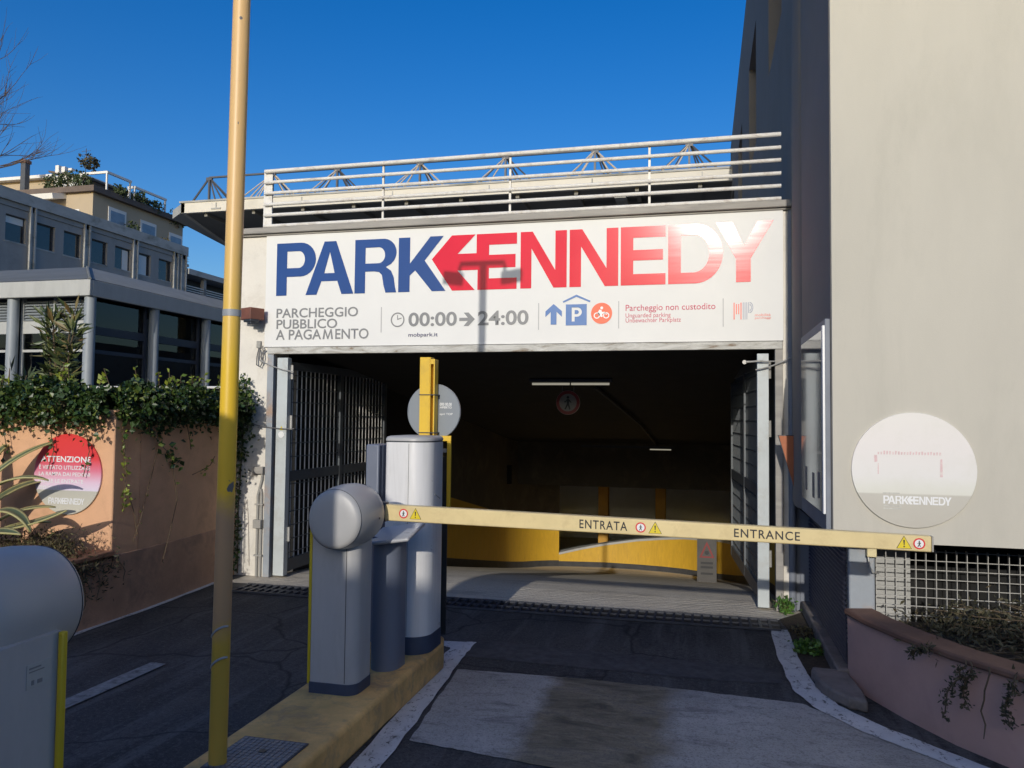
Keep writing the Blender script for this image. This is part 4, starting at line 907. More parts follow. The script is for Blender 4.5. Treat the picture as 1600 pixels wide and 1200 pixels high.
def disc_l():
    m, n, b, tc = nodes('gradient_print')
    s_ = n.nodes.new('ShaderNodeSeparateXYZ'); n.links.new(tc.outputs['Object'], s_.inputs[0])
    mr = n.nodes.new('ShaderNodeMapRange'); mr.inputs['From Min'].default_value = -.31; mr.inputs['From Max'].default_value = .31; n.links.new(s_.outputs[2], mr.inputs[0])
    c = ramp(n, mr.outputs[0], [(0, (.60,.57,.47)), (.295, (.52,.50,.42)), (.30, (.74,.66,.76)), (.40, (.76,.55,.66)), (.55, (.72,.20,.28)), (.70, (.72,.055,.06)), (1, (.74,.05,.045))])
    n.links.new(c, b.inputs['Base Color']); b.inputs['Roughness'].default_value = .4; return m
rs = thing('round_sign', 'red and white round warning sign on the peach wall at left', 'sign', (-4.82,5.08,1.115))
MB().revolve([(.312,0),(.315,.003),(.315,.014)], (-4.82,5.082,1.115), 'Y', 64).build('plate', disc_l(), rs)
LY = 5.0805; W_ = MT['white']
text('ATTENZIONE', W_, rs, -5.07,-4.60,1.208,1.255,LY,.022)
text('È VIETATO UTILIZZARE', W_, rs, -5.085,-4.605,1.150,1.190,LY,.016); text('LA RAMPA DAI PEDONI', W_, rs, -5.085,-4.605,1.100,1.130,LY,.016)
text('USARE LE ENTRATE', W_, rs, -5.085,-4.665,1.045,1.075,LY,.016); text('PEDONALI', W_, rs, -5.085,-4.87,.990,1.020,LY,.016)
k2 = .335/4.717
word(rs, lambda u: -4.985+(u+4.124)*k2, lambda v: .882+.048*v, LY, W_, W_)
# ivy hedge on top
N = 26000
u = rng.random(N); side = rng.random(N)
L1, L2 = 4.3, 2.0
x = np.where(side < L1/(L1+L2), -4.42-u*L1, -4.46-.06*rng.random(N)); y = np.where(side < L1/(L1+L2), 5.10, 5.10+u*1.85)
ang = rng.random(N)*math.pi   # rounded cross-section
wv = .19+.06*np.sin(7*(x+y))+.03*np.sin(19*(x-y)); hv = .16+.05*np.sin(5*(x+2*y)+1)+.03*np.sin(23*(x+y))
rad = .75+.3*rng.random(N)
out = np.cos(ang)*wv*rad; zz = 1.64+np.where(rng.random(N) < .72, np.sin(ang)*hv*rad, -np.abs(rng.normal(size=N))*.075)
isx = side < L1/(L1+L2)
px = np.where(isx, x, x+out+.02); py = np.where(isx, y-out-.02, y)
low = zz < 1.62
px = np.where(~isx & low, -4.44-.055*(py-5.1)+.04+.14*rng.random(N), px); py = np.where(isx & low, 5.06-.15*rng.random(N), py)
hd = thing('ivy_hedge', 'thick dark green ivy along the top of the peach wall', 'ivy', (-4.6,5.1,1.62))
leaf_obj('leaves', np.stack([px,py,zz],1), .040, MT['ivy'], hd, aspect=.85, droop=.25)
MB().box(-8.8,-4.52,5.16,5.36,1.622,1.76).box(-4.74,-4.56,5.36,6.9,1.622,1.76).build('branch_core', MT['drydark'], hd)
M2 = 420
sx = rng.random(M2); spx = np.where(sx < .6, -4.45-rng.random(M2)*4, -4.5); spy = np.where(sx < .6, 5.15, 5.1+rng.random(M2)*1.75)
spr = MB(); sp_pts = []
for i in range(60):
    p0 = (spx[i], spy[i], 1.78); h = random.uniform(.06,.2); q = (p0[0]+random.uniform(-.05,.05), p0[1]+random.uniform(-.05,.05), 1.78+h)
    spr.tube([p0, q], .003, 4)
    for j in range(6): sp_pts.append(tuple(p0[k]+(q[k]-p0[k])*(.4+.12*j) for k in range(3)))
struct(spr.build('twigs', MT['ivystem'], hd), 'stuff')
leaf_obj('sprig_leaves', np.array(sp_pts), .045, MT['vine'], hd, aspect=.6, droop=-.3)
# hanging vines on the return wall, and ivy clinging to the white pillar
def vine(pts, n, m, label, size=.03, spread=.02, group='hanging vine strands'):
    t = thing('hanging_vine', label, 'vine', pts[0], group)
    MB().tube(pts, .0035, 5).build('stem', MT['ivystem'], t)
    P = np.array([[pts[min(int(s*(len(pts)-1)), len(pts)-2)][k]+(pts[min(int(s*(len(pts)-1))+1, len(pts)-1)][k]-pts[min(int(s*(len(pts)-1)), len(pts)-2)][k])*((s*(len(pts)-1))%1) for k in range(3)] for s in rng.random(n)])
    leaf_obj('leaves', P+rng.normal(size=P.shape)*spread*np.array((.5,1,1)), size, m, t, aspect=.7); return t
def RX(y): return -4.40-(.055 if y > 5.4 else 0)*max(0,y-5.35)
vine([(RX(5.17),5.17,1.50),(RX(5.2)+.01,5.2,1.25),(RX(5.22)+.01,5.21,1.0),(RX(5.2)+.01,5.2,.83)], 70, MT['vine'], 'light green vine strand hanging at the corner of the peach wall')
vine([(RX(5.22),5.24,1.0),(RX(5.2)+.01,5.32,.80),(RX(5.2)+.01,5.36,.62)], 4, MT['vine'], 'bare thin tendril below the light green strand')
vine([(RX(5.5),5.50,1.45),(RX(5.6)+.02,5.62,1.33),(RX(5.75)+.02,5.78,1.22),(RX(5.8)+.02,5.88,1.17)], 55, MT['ivy'], 'dark leafy clump hanging in the middle of the shaded return wall', .05, .04)
vine([(RX(5.55),5.6,1.3),(RX(5.55)+.02,5.48,1.0),(RX(5.4)+.02,5.38,.75),(RX(5.3)+.02,5.3,.58)], 3, MT['vine'], 'long bare tendril slanting down the shaded return wall')
vine([(RX(5.8),5.8,1.2),(RX(5.85)+.02,5.86,.85),(RX(5.8)+.02,5.76,.55),(RX(5.7)+.02,5.68,.35)], 3, MT['vine'], 'bent dry tendril on the shaded return wall')
vine([(RX(6.1),6.1,1.05),(RX(6.2)+.02,6.2,1.08),(RX(6.35)+.02,6.35,1.12),(RX(6.4)+.02,6.42,1.2)], 12, MT['vine'], 'short strand of yellow leaves on the return wall near the pillar', .035)
vine([(RX(6.0),6.0,1.5),(RX(6.0)+.02,6.02,1.36),(RX(6.02)+.02,6.04,1.28)], 10, MT['vine'], 'tiny light strand under the ivy near the yellow pole')
for i, x in enumerate((-5.4,-4.95,-4.62)):
    vine([(x,5.04,1.46),(x+.03,5.05,1.30),(x-.02,5.05,1.20-.05*i)], 12, MT['ivy'], ('ivy strand hanging left of the red round sign','thin ivy strand over the top of the red round sign','ivy strand hanging right of the red round sign')[i], .035)
cl = thing('climbing_ivy', 'ivy climbing up the left edge of the white pillar', 'ivy', (-4.47,6.88,.2))
P = []
for i in range(1050):
    z = random.uniform(.05,2.0); wdt = .16 if 1.2 < z < 1.95 else (.07 if z > .9 else .03)
    if random.random() < (1 if 1.15 < z < 1.95 else .30): P.append((-4.50+abs(random.gauss(0,wdt*.6)), 6.87+random.uniform(-.05,.03)-.06*(1.2 < z < 1.9)*random.random(), z))
leaf_obj('leaves', P, .038, MT['ivy'], cl, aspect=.8, droop=.2)
MB().tube([(-4.48,6.9,.02),(-4.49,6.9,.7),(-4.46,6.9,1.3),(-4.44,6.9,1.9)], .006, 5).tube([(-4.45,6.905,.6),(-4.40,6.91,.75),(-4.38,6.91,.55),(-4.36,6.91,.1)], .002, 4).build('stems', MT['ivystem'], cl)
# agave
ag = thing('agave', 'large variegated agave with arching leaves at the left edge', 'agave', (-5.25,4.62,.45))
def agave_leaf(c, az_, L, w0, rise, bend, roll=0, fold=.2):
    n, mcs = 18, 6; vs = []; at = []
    d = Vector((math.cos(az_), math.sin(az_), 0)); sd = Vector((-math.sin(az_), math.cos(az_), 0)); p = Vector(c); el = rise
    for i in range(n+1):
        t = i/n; wd = w0*(.75+.6*t-.2*t*t)*(1-t**3.2)+.004; el = rise-bend*t**1.3
        tg = d*math.cos(el)+Vector((0,0,1))*math.sin(el); nm = tg.cross(sd)
        for j in range(mcs+1):
            s = j/mcs*2-1; a_ = s*wd*.5
            vs.append(tuple(p+sd*a_*math.cos(roll*t)-nm*(abs(s)**1.5*wd*fold*.5)*-1+nm*a_*math.sin(roll*t))); at.append(j/mcs)
        p = p+tg*(L/n)
    fs = [(i*(mcs+1)+j,i*(mcs+1)+j+1,(i+1)*(mcs+1)+j+1,(i+1)*(mcs+1)+j) for i in range(n) for j in range(mcs)]
    return vs, fs, at
for (c, azd, L, w0, rise, bend, roll) in [((-5.12,4.55,.66),2,.66,.12,1.15,2.5,.3),((-5.15,4.58,.70),4,.80,.13,.12,-.32,.5),((-5.15,4.50,.66),-8,.62,.12,.35,.5,.4),((-5.15,4.62,.62),18,.55,.12,.55,.6,-.3),
        ((-5.2,4.55,.62),-30,.62,.12,.7,1.9,-.3),((-5.32,4.62,.55),65,.95,.13,1.2,1.5,.2),((-5.38,4.6,.55),95,1.05,.14,1.35,1.0,0),((-5.4,4.6,.55),140,.9,.13,1.1,1.6,.2),((-5.4,4.55,.55),190,.9,.13,.9,1.6,0),((-5.35,4.55,.55),245,.7,.12,.7,1.4,0),
        ((-5.3,4.55,.55),290,.8,.13,.9,1.7,.3),((-5.42,4.62,.55),45,1.15,.14,1.3,1.1,.3),((-5.25,4.6,.55),28,.72,.12,.95,1.1,.2),((-5.34,4.6,.55),12,1.0,.13,1.35,1.7,.2)]:
    vs, fs, at = agave_leaf(c, math.radians(azd), L, w0, rise, bend, roll)
    me = bpy.data.meshes.new('leaf'); off = Vector((-5.25,4.62,.45)); me.from_pydata([tuple(Vector(v)-off) for v in vs], [], fs)
    a_ = me.attributes.new('across', 'FLOAT', 'POINT'); a_.data.foreach_set('value', at)
    o = finish(me, 'leaf', MT['agave'], ag, ang=80); sm = o.modifiers.new('thick', 'SOLIDIFY'); sm.thickness = .012
pts = [(-5.0+random.random()*.55, 4.55+random.random()*.45, .50+random.random()*.16) for _ in range(60)]
shrub_mass('dry_shrub', pts, 3200, .035, MT['dry'], 'brown dried shrub in the planter below the red round sign', 'shrub', (-4.75,4.75,.46), (.07,.07,.05), 90, aspect=.25)
pts = [(-4.55+random.random()*.18, 4.6+random.random()*.5, .50-random.random()*.22) for _ in range(40)]
shrub_mass('trailing_shrub', pts, 900, .04, MT['drydark'], 'dark trailing stems drooping over the left planter edge', 'shrub', (-4.5,4.8,.5), (.05,.07,.05), 40, [trail((-4.38,4.95,.5),.03,.3), trail((-4.37,4.8,.5),.03,.36), trail((-4.38,5.2,.5),.03,.2)], aspect=.3)
# ================================================================== BACKGROUND LEFT: glazed pavilion
pv = thing('glass_pavilion', 'grey glazed pavilion with round columns and flat fascia behind the ivy', 'pavilion', (-9.3,10,0))
PX, PYF = -9.21, 10.03          # corner of the fascia
MB().box(-16,PX,PYF,PYF+.06,3.41,3.665).build('fascia', MT['fascia'], pv, bevel=.01)
MB().box(PX-.06,PX,PYF+.061,22,3.41,3.665).build('fascia', MT['fascia'], pv, bevel=.01)
r = MB(); a = .75
r.add([(-16,PYF,3.67),(PX,PYF,3.67),(PX,22,3.67),(-16,22,3.67),(-16,PYF+a,4.02),(PX-a,PYF+a,4.02),(PX-a,22,4.02),(-16,22,4.02)], [(0,1,5,4),(1,2,6,5),(4,5,6,7)])
r.tube([(PX,PYF,3.675),(PX-a,PYF+a,4.025)], .02, 6)
r.build('roof', MT['roofgrey'], pv)
MB().box(-16,PX-.061,PYF+.061,22,3.43,3.46).build('soffit', MT['framedark'], pv)
for i in range(5): MB().cyl((-9.31-1.47*i,10.16,1.0),(-9.31-1.47*i,10.16,3.43),.085,24).build('column', MT['colgrey'], pv)
for y in (11.62,13.08,14.55): MB().cyl((-9.31,y,1.0),(-9.31,y,3.43),.085,24).build('column', MT['colgrey'], pv)
GF, GX = 10.30, -9.42            # glass lines
for i in range(4):
    x1 = -9.45-1.47*i; x0 = x1-1.29; q = MB()
    f = MB().box(x0,x0+.05,GF-.03,GF+.03,1.0,3.43).box(x1-.05,x1,GF-.03,GF+.03,1.0,3.43).box(x0+.05,x1-.05,GF-.03,GF+.03,2.86,3.06).box(x0+.05,x1-.05,GF-.025,GF+.025,2.56,2.60).box((x0+x1)/2-.02,(x0+x1)/2+.02,GF-.025,GF+.025,3.06,3.43).box(x0+.05,x1-.05,GF-.03,GF+.03,1.9,1.98)
    w_ = f.build('window', MT['fascia'], pv)
    MB().box(x0+.05,x1-.05,GF-.004,GF+.004,1.98,2.56).box(x0+.05,x1-.05,GF-.004,GF+.004,2.60,2.86).build('pane', MT['glass'], w_)
    lv = MB()
    for k in range(7): lv.obox(((x0+x1)/2, GF, 3.09+k*.048), (1.18,.05,.012), Matrix.Rotation(math.radians(35),3,'X'))
    lv.build('louvre', MT['colgrey'], w_)
    MB().box(x0,x1,GF+.04,GF+.05,3.06,3.43).box(x0,x1,GF-.01,GF+.02,1.0,1.9).build('backing', MT['framedark'], w_)
for i, (y0, y1) in enumerate(((10.3,11.54),(11.70,13.0),(13.16,14.47),(14.63,16.0),(16,17.5))):
    f = MB().box(GX-.03,GX+.03,y0,y0+.06,1.0,3.43).box(GX-.03,GX+.03,y1-.06,y1,1.0,3.43).box(GX-.03,GX+.03,y0+.06,y1-.06,2.84,2.97).box(GX-.025,GX+.025,y0+.06,y1-.06,2.54,2.60).box(GX-.03,GX+.03,y0+.06,y1-.06,1.85,1.93)
    w_ = f.build('window', MT['framedark'], pv)
    MB().box(GX-.004,GX+.004,y0+.06,y1-.06,1.93,2.54).box(GX-.004,GX+.004,y0+.06,y1-.06,2.60,2.84).box(GX-.004,GX+.004,y0+.06,y1-.06,2.97,3.43).build('pane', MT['glass'] if i else MT['glass'], w_)
    if i in (0,1,3):
        c = MB()
        for k in range(14):
            yy = y0+(.55 if i == 0 else .1)+k*.045; c.box(GX-.35-.03*(k%2),GX-.34-.03*(k%2),yy,yy+.045,1.2,2.85 if i == 0 else 3.3)
        c.build('reflection_curtain', MT['whitepaint'], pv)  # painted white to stand in for bright reflections in the glass
MB().box(-16,GX-2.6,10.4,22,1.0,3.42).build('core_wall', MT['ingrey'], pv)
MB().box(-16,-9.2,10.0,22,.6,1.0).build('terrace_base', MT['conc'], pv)
MB().box(GX-1.6,GX-.8,11.0,12.4,1.0,1.9).box(GX-1.4,GX-.9,12.9,13.6,1.0,2.3).box(GX-2.0,GX-1.0,15,16,1.0,2.1).build('counter', MT['conclight'], pv)
hr = thing('handrail', 'thin pale pipe handrail running just above the ivy in front of the pavilion', 'handrail', (-8,9,.6))
MB().cyl((-14,9,1.945),(-5.3,9,1.945),.017,8).build('rail', MT['railwhite'], hr)
for x in np.arange(-13.5,-5.2,1.6): MB().cyl((x,9,.0),(x,9,1.93),.014,6).build('post', MT['railwhite'], hr)
# oleanders behind the ivy
def oleander(loc, h, stems, n, label, m='oleander'):
    t = thing('oleander', label, 'shrub', loc, 'oleanders behind the ivy'); P = []; D = []; s = MB()
    for (dx, dy, hh) in stems:
        pts = [(loc[0]+dx*q, loc[1]+dy*q+random.uniform(-.02,.02), loc[2]+hh*q) for q in (0,.3,.6,.85,1)]
        s.tube(pts, [.018,.014,.011,.008,.004], 6)
        for i in range(n):
            q = .25+.75*random.random()**.7; p = (loc[0]+dx*q, loc[1]+dy*q, loc[2]+hh*q)
            a_ = random.uniform(0,2*math.pi); el = random.uniform(-.3,.9) if q < .85 else random.uniform(.4,1.3)
            P.append((p[0]+.03*math.cos(a_),p[1]+.03*math.sin(a_),p[2])); D.append((math.cos(a_)*math.cos(el), math.sin(a_)*math.cos(el), math.sin(el)))
    s.build('stems', MT['ivystem'], t); leaf_obj('leaves', P, .16, MT[m], t, dirs=D, jitter=.2, aspect=.24); return t
oleander((-6.82,7.0,1.3), 1.5, [(-.20,.05,1.40),(-.05,.0,1.36),(.14,.05,1.42),(.25,-.05,1.20),(-.05,.1,1.0)], 100, 'tall oleander shrub behind the ivy in front of the pavilion column')
oleander((-7.35,7.0,1.3), .8, [(-.1,.0,.78),(.12,.0,.70),(.05,.05,.6)], 45, 'lower dark spiky shrub at the left edge behind the ivy', 'roofgreen')

# ================================================================== OFFICE BLOCK (receding, left)
OX = -32
of = thing('office_block', 'long grey concrete office block with dark windows at left under the apartments', 'building', (OX,30,0))
Z0, Z1 = 9.72, 10.98
wins = [(29.55,30.7),(31.25,32.43),(33.0,34.15),(34.88,36.02),(36.6,37.85),(38.45,39.5),(40.2,41.4)]
pil = [(30.82,31.18),(34.25,34.68),(37.9,38.32),(41.45,41.9),(42.15,42.68)]
ys = [20,26.6,27.9]
prev = 20; cc = MB()
allw = [(22.2,23.4),(24.2,25.4),(25.9,26.9),(27.7,28.9)]+wins
for a_, b_ in allw:
    cc.box(OX-.4,OX,prev,a_,Z0,Z1); prev = b_
cc.box(OX-.4,OX,prev,42.68,Z0,Z1); cc.box(OX-.4,OX,20,42.68,0,Z0); cc.box(OX-.4,OX,20,42.68,Z1,11.35); cc.box(OX-9,OX-.41,20,42.68,0,11.9)
cc.build('wall', MT['conc'], of)
MB().box(OX-9,OX+.16,19.9,42.75,11.62,12.18).build('cornice', MT['conclight'], of)
MB().box(OX-9,OX+.05,19.9,42.72,11.36,11.61).build('frieze', MT['conc'], of)
for a_, b_ in pil+[(27.1,27.5)]:
    MB().box(OX+.01,OX+.14,a_,a_+.09,5,11.615).box(OX+.01,OX+.14,b_-.09,b_,5,11.615).box(OX+.01,OX+.05,a_+.09,b_-.09,5,11.615).build('pilaster', MT['conclight'], of)
for i, (a_, b_) in enumerate(allw):
    w_ = MB().box(OX-.2,OX-.12,a_,a_+.06,Z0,Z1).box(OX-.2,OX-.12,b_-.06,b_,Z0,Z1).box(OX-.2,OX-.12,a_+.06,b_-.06,Z1-.06,Z1).build('window', MT['framedark'], of)
    MB().box(OX-.17,OX-.16,a_+.06,b_-.06,Z0,Z1-.06).build('pane', MT['darkglass'], w_)
    if i in (4,): MB().box(OX-.155,OX-.14,a_+.06,b_-.06,Z1-.38,Z1-.06).build('blind', MT['whitepaint'], w_)
    if i == 8: MB().box(OX-.155,OX-.14,a_+.7,b_-.1,Z0,Z1-.1).build('blind', MT['whitepaint'], w_)
    if i == 9: MB().box(OX-.155,OX-.14,a_+.06,b_-.22,Z0,Z1-.1).build('blind', MT['whitepaint'], w_)
    MB().box(OX-.12,OX+.02,a_-.04,b_+.04,Z0-.07,Z0-.001).build('sill', MT['conclight'], w_)
wg = thing('office_wing', 'lower wing with open balconies and pale railings behind the yellow pole', 'building', (OX,48,0))
MB().box(OX-8,OX+.2,42.8,62,10.5,10.85).build('roof', MT['conclight'], wg)
MB().box(OX-8,OX-1.2,42.8,62,0,10.5).build('wall', MT['framedark'], wg)
MB().box(OX-1.2,OX,42.8,62,8.9,9.12).build('balcony_floor', MT['conc'], wg)
MB().box(OX-.2,OX,42.8,62,0,8.9).build('lower_wall', MT['conc'], wg)
for y in (44.6,47.3,50,53): MB().box(OX-.25,OX,y,y+.28,9.12,10.5).build('pier', MT['conc'], wg)
f = MB()
for z in (9.3,9.45,9.6,9.75): f.box(OX-.03,OX,42.9,62,z,z+.05)
f.build('railing', MT['railwhite'], wg)
# ================================================================== APARTMENTS
ap = thing('apartment_building', 'tan apartment house with planted roof terrace far behind the office block', 'building', (-66,70,0))
AXc, AYc = -61, 66.46
MB().box(-90,AXc,AYc,80.7,0,24.3).build('wall', MT['tanwall'], ap)
MB().box(-90,AXc+.5,AYc-.5,81.2,24.31,24.9).build('eaves', MT['roofbrown'], ap)
MB().box(-64.3,-62.6,AYc-.06,AYc-.01,20.6,22.6).build('window', MT['whitepaint'], ap)
MB().box(-69.5,-67.6,AYc-.06,AYc-.01,20.6,22.6).build('window', MT['whitepaint'], ap)
c = MB(); c.obox((-66.6,AYc-.9,23.85), (4.6,1.8,.55), Matrix.Rotation(.25,3,'X')); c.build('awning', MT['whitepaint'], ap)
MB().box(-90,AXc+1.0,AYc-2.4,80.7,19.2,19.5).build('balcony', MT['conclight'], ap)
f = MB()
for z in (19.8,20.1,20.4): f.box(-90,AXc+1.0,AYc-2.36,AYc-2.33,z,z+.05); f.box(AXc+.95,AXc+1,AYc-2.3,80.7,z,z+.05)
for k in range(14): f.box(AXc+.95,AXc+1,AYc-2.3+k*1.2,AYc-2.25+k*1.2,19.5,20.45)
f.build('railing', MT['railwhite'], ap)
for a_, b_, z0, z1 in ((68.6,71.2,21.6,23.4),(73.4,76.0,20.4,23.2),(78.2,80.6,20.9,22.9)):
    w_ = MB().box(AXc+.01,AXc+.06,a_,b_,z0,z1).build('window', MT['whitepaint'], ap)
    MB().box(AXc+.065,AXc+.08,a_+.25,b_-.25,z0+.1,z1-.35).build('pane', mat('bluish_pane_%d' % int(a_), (.20,.27,.36), .1, .2, 1, 0, 0), w_)
# penthouse floor with chimney and pergola
MB().box(-90,-69.5,AYc+4,80,24.9,27.4).build('penthouse_wall', MT['tanwall'], ap)
MB().box(-69.4,-65.5,AYc+3.5,80,24.9,27.6).build('penthouse_wall', MT['whitepaint'], ap)
MB().box(-92,-69.45,AYc+3.2,80,27.41,27.75).build('penthouse_roof', MT['whitepaint'], ap)
c = MB(); c.add([(-70,AYc+3.3,28.0),(-64.5,AYc+3.3,26.9),(-64.5,80,26.9),(-70,80,28.0),(-70,AYc+3.3,28.2),(-64.5,AYc+3.3,27.1),(-64.5,80,27.1),(-70,80,28.2)], [(0,3,2,1),(4,5,6,7),(0,1,5,4),(1,2,6,5),(2,3,7,6),(3,0,4,7)])
c.build('penthouse_roof', MT['roofbrown'], ap)
for x in (-68.6,-67.8,-66.9): MB().box(x,x+.45,AYc+2.8,AYc+3.3,27.7+(.15 if x > -67 else 0),28.5-.25*(x+68.6)).build('vent', MT['whitepaint'], ap)
ch = MB().box(-70.9,-70.3,AYc+.6,AYc+1.2,24.9,28.2).build('chimney', MT['trussdark'], ap)
MB().box(-71.0,-70.2,AYc+.5,AYc+1.3,28.21,28.55).build('chimney_pot', MT['rimbrown'], ch)
for x0, x1, y, z in ((-66.0,-58.6,69.3,26.9),): pass
MB().cyl((-67.2,72,27.5),(-67.2,72,31.2),.04,6).box(-68.0,-66.4,71.98,72.02,30.5,30.54).box(-67.8,-66.6,71.98,72.02,30.9,30.94).build('aerial', MT['trussdark'], ap)
def pergola(label, xa, xb, ya, yb, z):
    t = thing('pergola', label, 'pergola', (xa,ya,24.9), 'white terrace pergolas')
    MB().box(xa,xb,ya,ya+.2,z-.25,z).box(xb-.2,xb,ya+.2,yb,z-.25,z).build('beam', MT['whitepaint'], t)
    for x, y in ((xa+.05,ya),(xb-.2,ya),(xb-.2,yb-.2)): MB().box(x,x+.15,y,y+.15,24.9,z-.25).build('post', MT['whitepaint'], t)
pergola('white terrace pergola with a thick beam at the roof corner', -64.2, -60.7, 68, 71.6, 27.0)
pergola('thin white pergola frame further along the terrace', -61.6, -60.6, 72, 77.2, 25.95+.6)
def bush(name, label, c, r, n, size, m='roofgreen', group='terrace plants'):
    c = np.array(c); d = rng.normal(size=(n,3)); d /= np.linalg.norm(d,axis=1)[:,None]
    k = .55+.45*rng.random(n)**.5; lump = 1+.28*np.sin(d[:,0]*5+c[0])*np.cos(d[:,2]*6+c[1])
    P = c+d*k[:,None]*lump[:,None]*np.array(r)
    t = thing(name, label, 'plant', tuple(c-np.array((0,0,r[2]))), group)
    leaf_obj('leaves', P, size, MT[m], t, aspect=.6)
    MB().tube([tuple(c-np.array((0,0,r[2]))), tuple(c+np.array((.1,0,r[2]*.3)))], .06, 6).build('stem', MT['bark'], t); return t
B = [((-66.8,67.3,25.9),(1.6,.9,1.0)),((-64.9,67.2,26.1),(1.5,.9,1.1)),((-63.0,67.2,25.9),(1.3,.9,1.1)),((-60.8,70.0,25.3),(.9,1.2,.9)),((-60.8,72.9,25.4),(.9,1.5,1.0)),((-60.8,75.6,25.2),(.9,1.5,1.0)),((-60.8,79.5,24.9),(.9,1.8,1.5)),
     ((-62.2,65.0,20.8),(1.2,.8,1.5)),((-60.3,71.6,21.2),(.7,1.6,1.6)),((-60.3,76.8,20.9),(.7,1.3,1.2))]
BL = ['leftmost rounded bush on the roof terrace beside the white penthouse','dense bush on the roof terrace left of the white pergola','bush on the terrace right at the white pergola post','small bush at the roof corner under the pergola beam','dark hedge plant along the side of the terrace under the thin pergola','trailing dark plant at the foot of the thin pergola frame','dark rounded bush near the far end of the terrace',
      'pale bush on the balcony at the corner of the tan house','tall dark balcony bush between the two side windows','reddish balcony plant before the last side window']
for (c, r_), lb in zip(B, BL): bush('terrace_bush', lb, c, tuple(v*.75 for v in r_), 260, .32, 'dry' if 'reddish' in lb else ('drydark' if 'pale' in lb else 'roofgreen'))
bush('terrace_bush', 'small silvery olive tree above the pergola beam', (-63.2,68.2,28.1), (.9,.9,.8), 260, .35, 'drydark')

# ================================================================== CANOPY with trusses behind the garage
cn = thing('canopy', 'long cream edged flat canopy carrying a dark lattice truss above the garage roof', 'canopy', (-7,20,0))
CY = 20
MB().box(-15.2,9,CY,CY+.12,7.60,7.90).build('fascia', MT['canopy'], cn)
MB().prism([(-15.2,CY+.0),(-15.08,CY+.0),(-16.6,CY+5),(-16.75,CY+5)], 7.605,7.895).build('fascia', MT['canopy'], cn)
MB().prism([(-15.1,CY+.121),(9,CY+.121),(9,CY+12),(-16.6,CY+12),(-16.6,CY+5)], 7.62,7.88).build('slab', MT['soffit'], cn)
MB().prism([(-15.22,CY+.02),(-15.22,CY+.5),(-16.6,CY+4.9),(-16.75,CY+4.9),(-15.95,CY+.6)], 7.62,7.885).build('end_panel', MT['fascia'], cn)
MB().box(-15.25,9,CY-.03,CY+.10,7.901,7.955).build('flashing', MT['conclight'], cn)
for x in (-14,-11.2,-8.4,-5.6,-2.8,0): MB().box(x-.16,x+.16,CY-.025,CY-.001,7.66,7.70).box(x-.015,x+.015,CY-.02,CY-.001,7.70,7.86).build('bracket', MT['conclight'], cn)
for x in np.arange(-14.5,1,1.6): MB().box(x,x+.10,CY+.15,CY+11.9,7.50,7.615).build('joist', MT['soffit'], cn)
for x in (-12,-4.5,3): MB().box(x-.2,x+.2,CY+9,CY+9.4,0,7.5).build('column', MT['soffit'], cn)
MB().box(-3.2,-.8,CY+1.2,CY+1.5,7.33,7.46).box(-2.25,-1.95,CY+.3,CY+1.19,7.40,7.49).build('beam', MT['conclight'], cn)
def truss(y, label, m1, m2):
    t = thing('roof_truss', label, 'truss', (-7,y,7.9), 'lattice trusses on the canopy')
    k_ = (y-CY)*.05+1; tops = [v*k_ for v in (-14.25,-12.15,-10.1,-7.6,-5.15,-2.73,-.32,2.1)]; zt = 1.6+7.02*k_; zb = 7.99
    MB().box(tops[0],6,y-.03,y+.03,zt-.025,zt+.025).build('top_chord', MT[m1], t)
    MB().box(-15.7,6,y-.025,y+.025,zb-.025,zb+.025).build('bottom_chord', MT[m1], t)
    MB().cyl((-15.75,y,zb),(tops[0],y,zt),.032,6).build('end_brace', MT[m1], t)
    for i, x in enumerate(tops):
        MB().box(x-.028,x+.028,y-.031,y+.031,zb,zt).box(x-.10,x+.10,y-.035,y+.035,zt-.09,zt+.001).build('upright', MT[m1], t)
        MB().cyl((x+.03,y,zt-.03),(x+1.0,y+.05,zb),.026,6).build('brace', MT[m1 if i%2 == 0 else m2], t)
        if i: MB().cyl((x-.03,y,zt-.03),(x-1.0,y-.05,zb),.02,6).build('brace', MT[m1 if i%2 == 0 else m2], t)
        MB().cyl((x+.03,y,zt-.03),(x+.55,y+1.0,zb),.026,6).build('brace', MT[m1], t)
        if i: MB().cyl((x,y,zt-.03),(x-.75,y-.65,zb),.02,6).build('brace', MT[m2], t)
    return t
truss(CY+1.0, 'front lattice truss on the canopy, seen through the roof railing', 'trussdark', 'trusspale')
truss(CY+2.8, 'rear lattice truss on the canopy behind the front one', 'trussdark', 'trusspale')
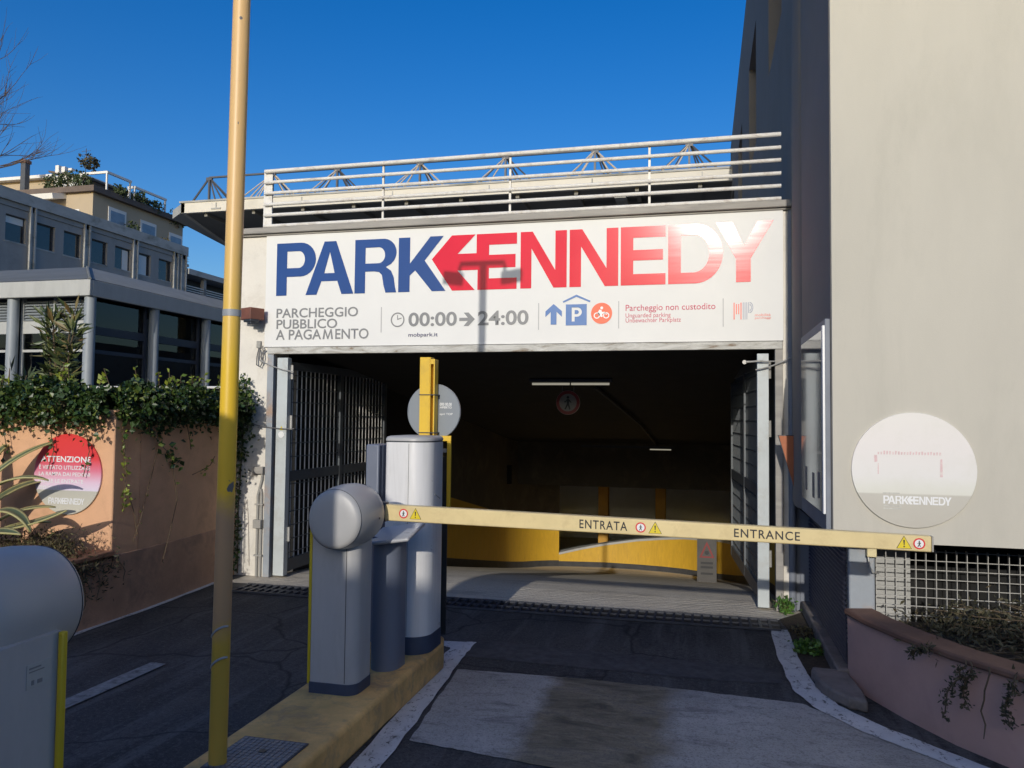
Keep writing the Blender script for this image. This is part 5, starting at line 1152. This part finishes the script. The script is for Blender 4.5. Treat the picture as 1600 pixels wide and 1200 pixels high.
# ================================================================== BARE TREE, upper left
bt = thing('bare_tree', 'leafless tree reaching into the sky at the upper left edge', 'tree', (-20.1,15.6,0))
tk = MB(); br = MB()
random.seed(19)
def grow_branch(p, d, L, r, lvl):
    n = 5; pts = [Vector(p)]; d = Vector(d).normalized()
    for i in range(n):
        d = (d+Vector((random.uniform(-.16,.16),random.uniform(-.16,.16),random.uniform(-.08,.16)))).normalized(); pts.append(pts[-1]+d*L/n)
    (tk if lvl < 2 else br).tube(pts, [r*(1-.55*i/n) for i in range(n+1)], 6 if lvl < 3 else 4, cap=False)
    if lvl >= 4: return
    for k in range(3 if lvl < 2 else random.choice((2,3,3))):
        i = random.randint(2, n); a_ = random.uniform(.3,.85); ax_ = Vector((random.gauss(0,1),random.gauss(0,1),random.gauss(0,.6))).normalized()
        nd = (Matrix.Rotation(a_, 3, ax_)@d); nd.z += .12
        grow_branch(pts[i], nd, L*random.uniform(.55,.8), r*.5*random.uniform(.8,1.1), lvl+1)
    grow_branch(pts[-1], d, L*.7, r*.45, lvl+1)
tk.tube([(-20.1,15.6,0),(-20.05,15.6,2.5),(-20.0,15.65,5)], [.22,.19,.15], 10)
tk.tube([(-20.0,15.65,5),(-20.0,15.7,7.5),(-19.9,15.7,9.6)], [.15,.11,.06], 8)
for dd, z in (((1,.1,.35),6.9),((1,-.2,.5),7.6),((.8,.2,.45),8.3),((-.7,.2,.7),7.2),((.9,-.1,.7),8.9),((.4,.2,1),9.5),((1,.1,.2),7.3)): grow_branch((-19.98,15.67,z), dd, 1.75, .05, 1)
tk.build('trunk', MT['bark'], bt); struct(br.build('twigs', MT['bark'], bt), 'stuff')

# ================================================================== BEHIND THE VIEWPOINT: the low building that keeps the street in shade
st = thing('street_building', 'low plain building on the far side of the street behind the viewpoint', 'building', (-2,-13,0))
MB().box(-40,40,-18,-10,0,4.65).build('wall', MT['conclight'], st)
MB().box(-40.2,40.2,-18.2,-9.98,4.655,4.66).build('roof', MT['roofgrey'], st)
ac = thing('shade_column', 'round topped column shape added behind the viewpoint to shade the pole and barrier', 'column', (-1.9,-1.0,0))  # added blocker, throws the rounded shadow on pole and barrier head
MB().prism_y([(-2.10,0),(-1.68,0),(-1.68,2.50)]+[(-1.89+.21*math.cos(math.radians(q)), 2.50+.17*math.sin(math.radians(q))) for q in range(15,180,15)]+[(-2.10,2.50)], -1.1, -.95).build('panel', MT['cabgrey'], ac, bevel=.01)
MB().box(-2.15,-1.63,-1.15,-.9,0,.06).build('foot', MT['plinth'], ac)
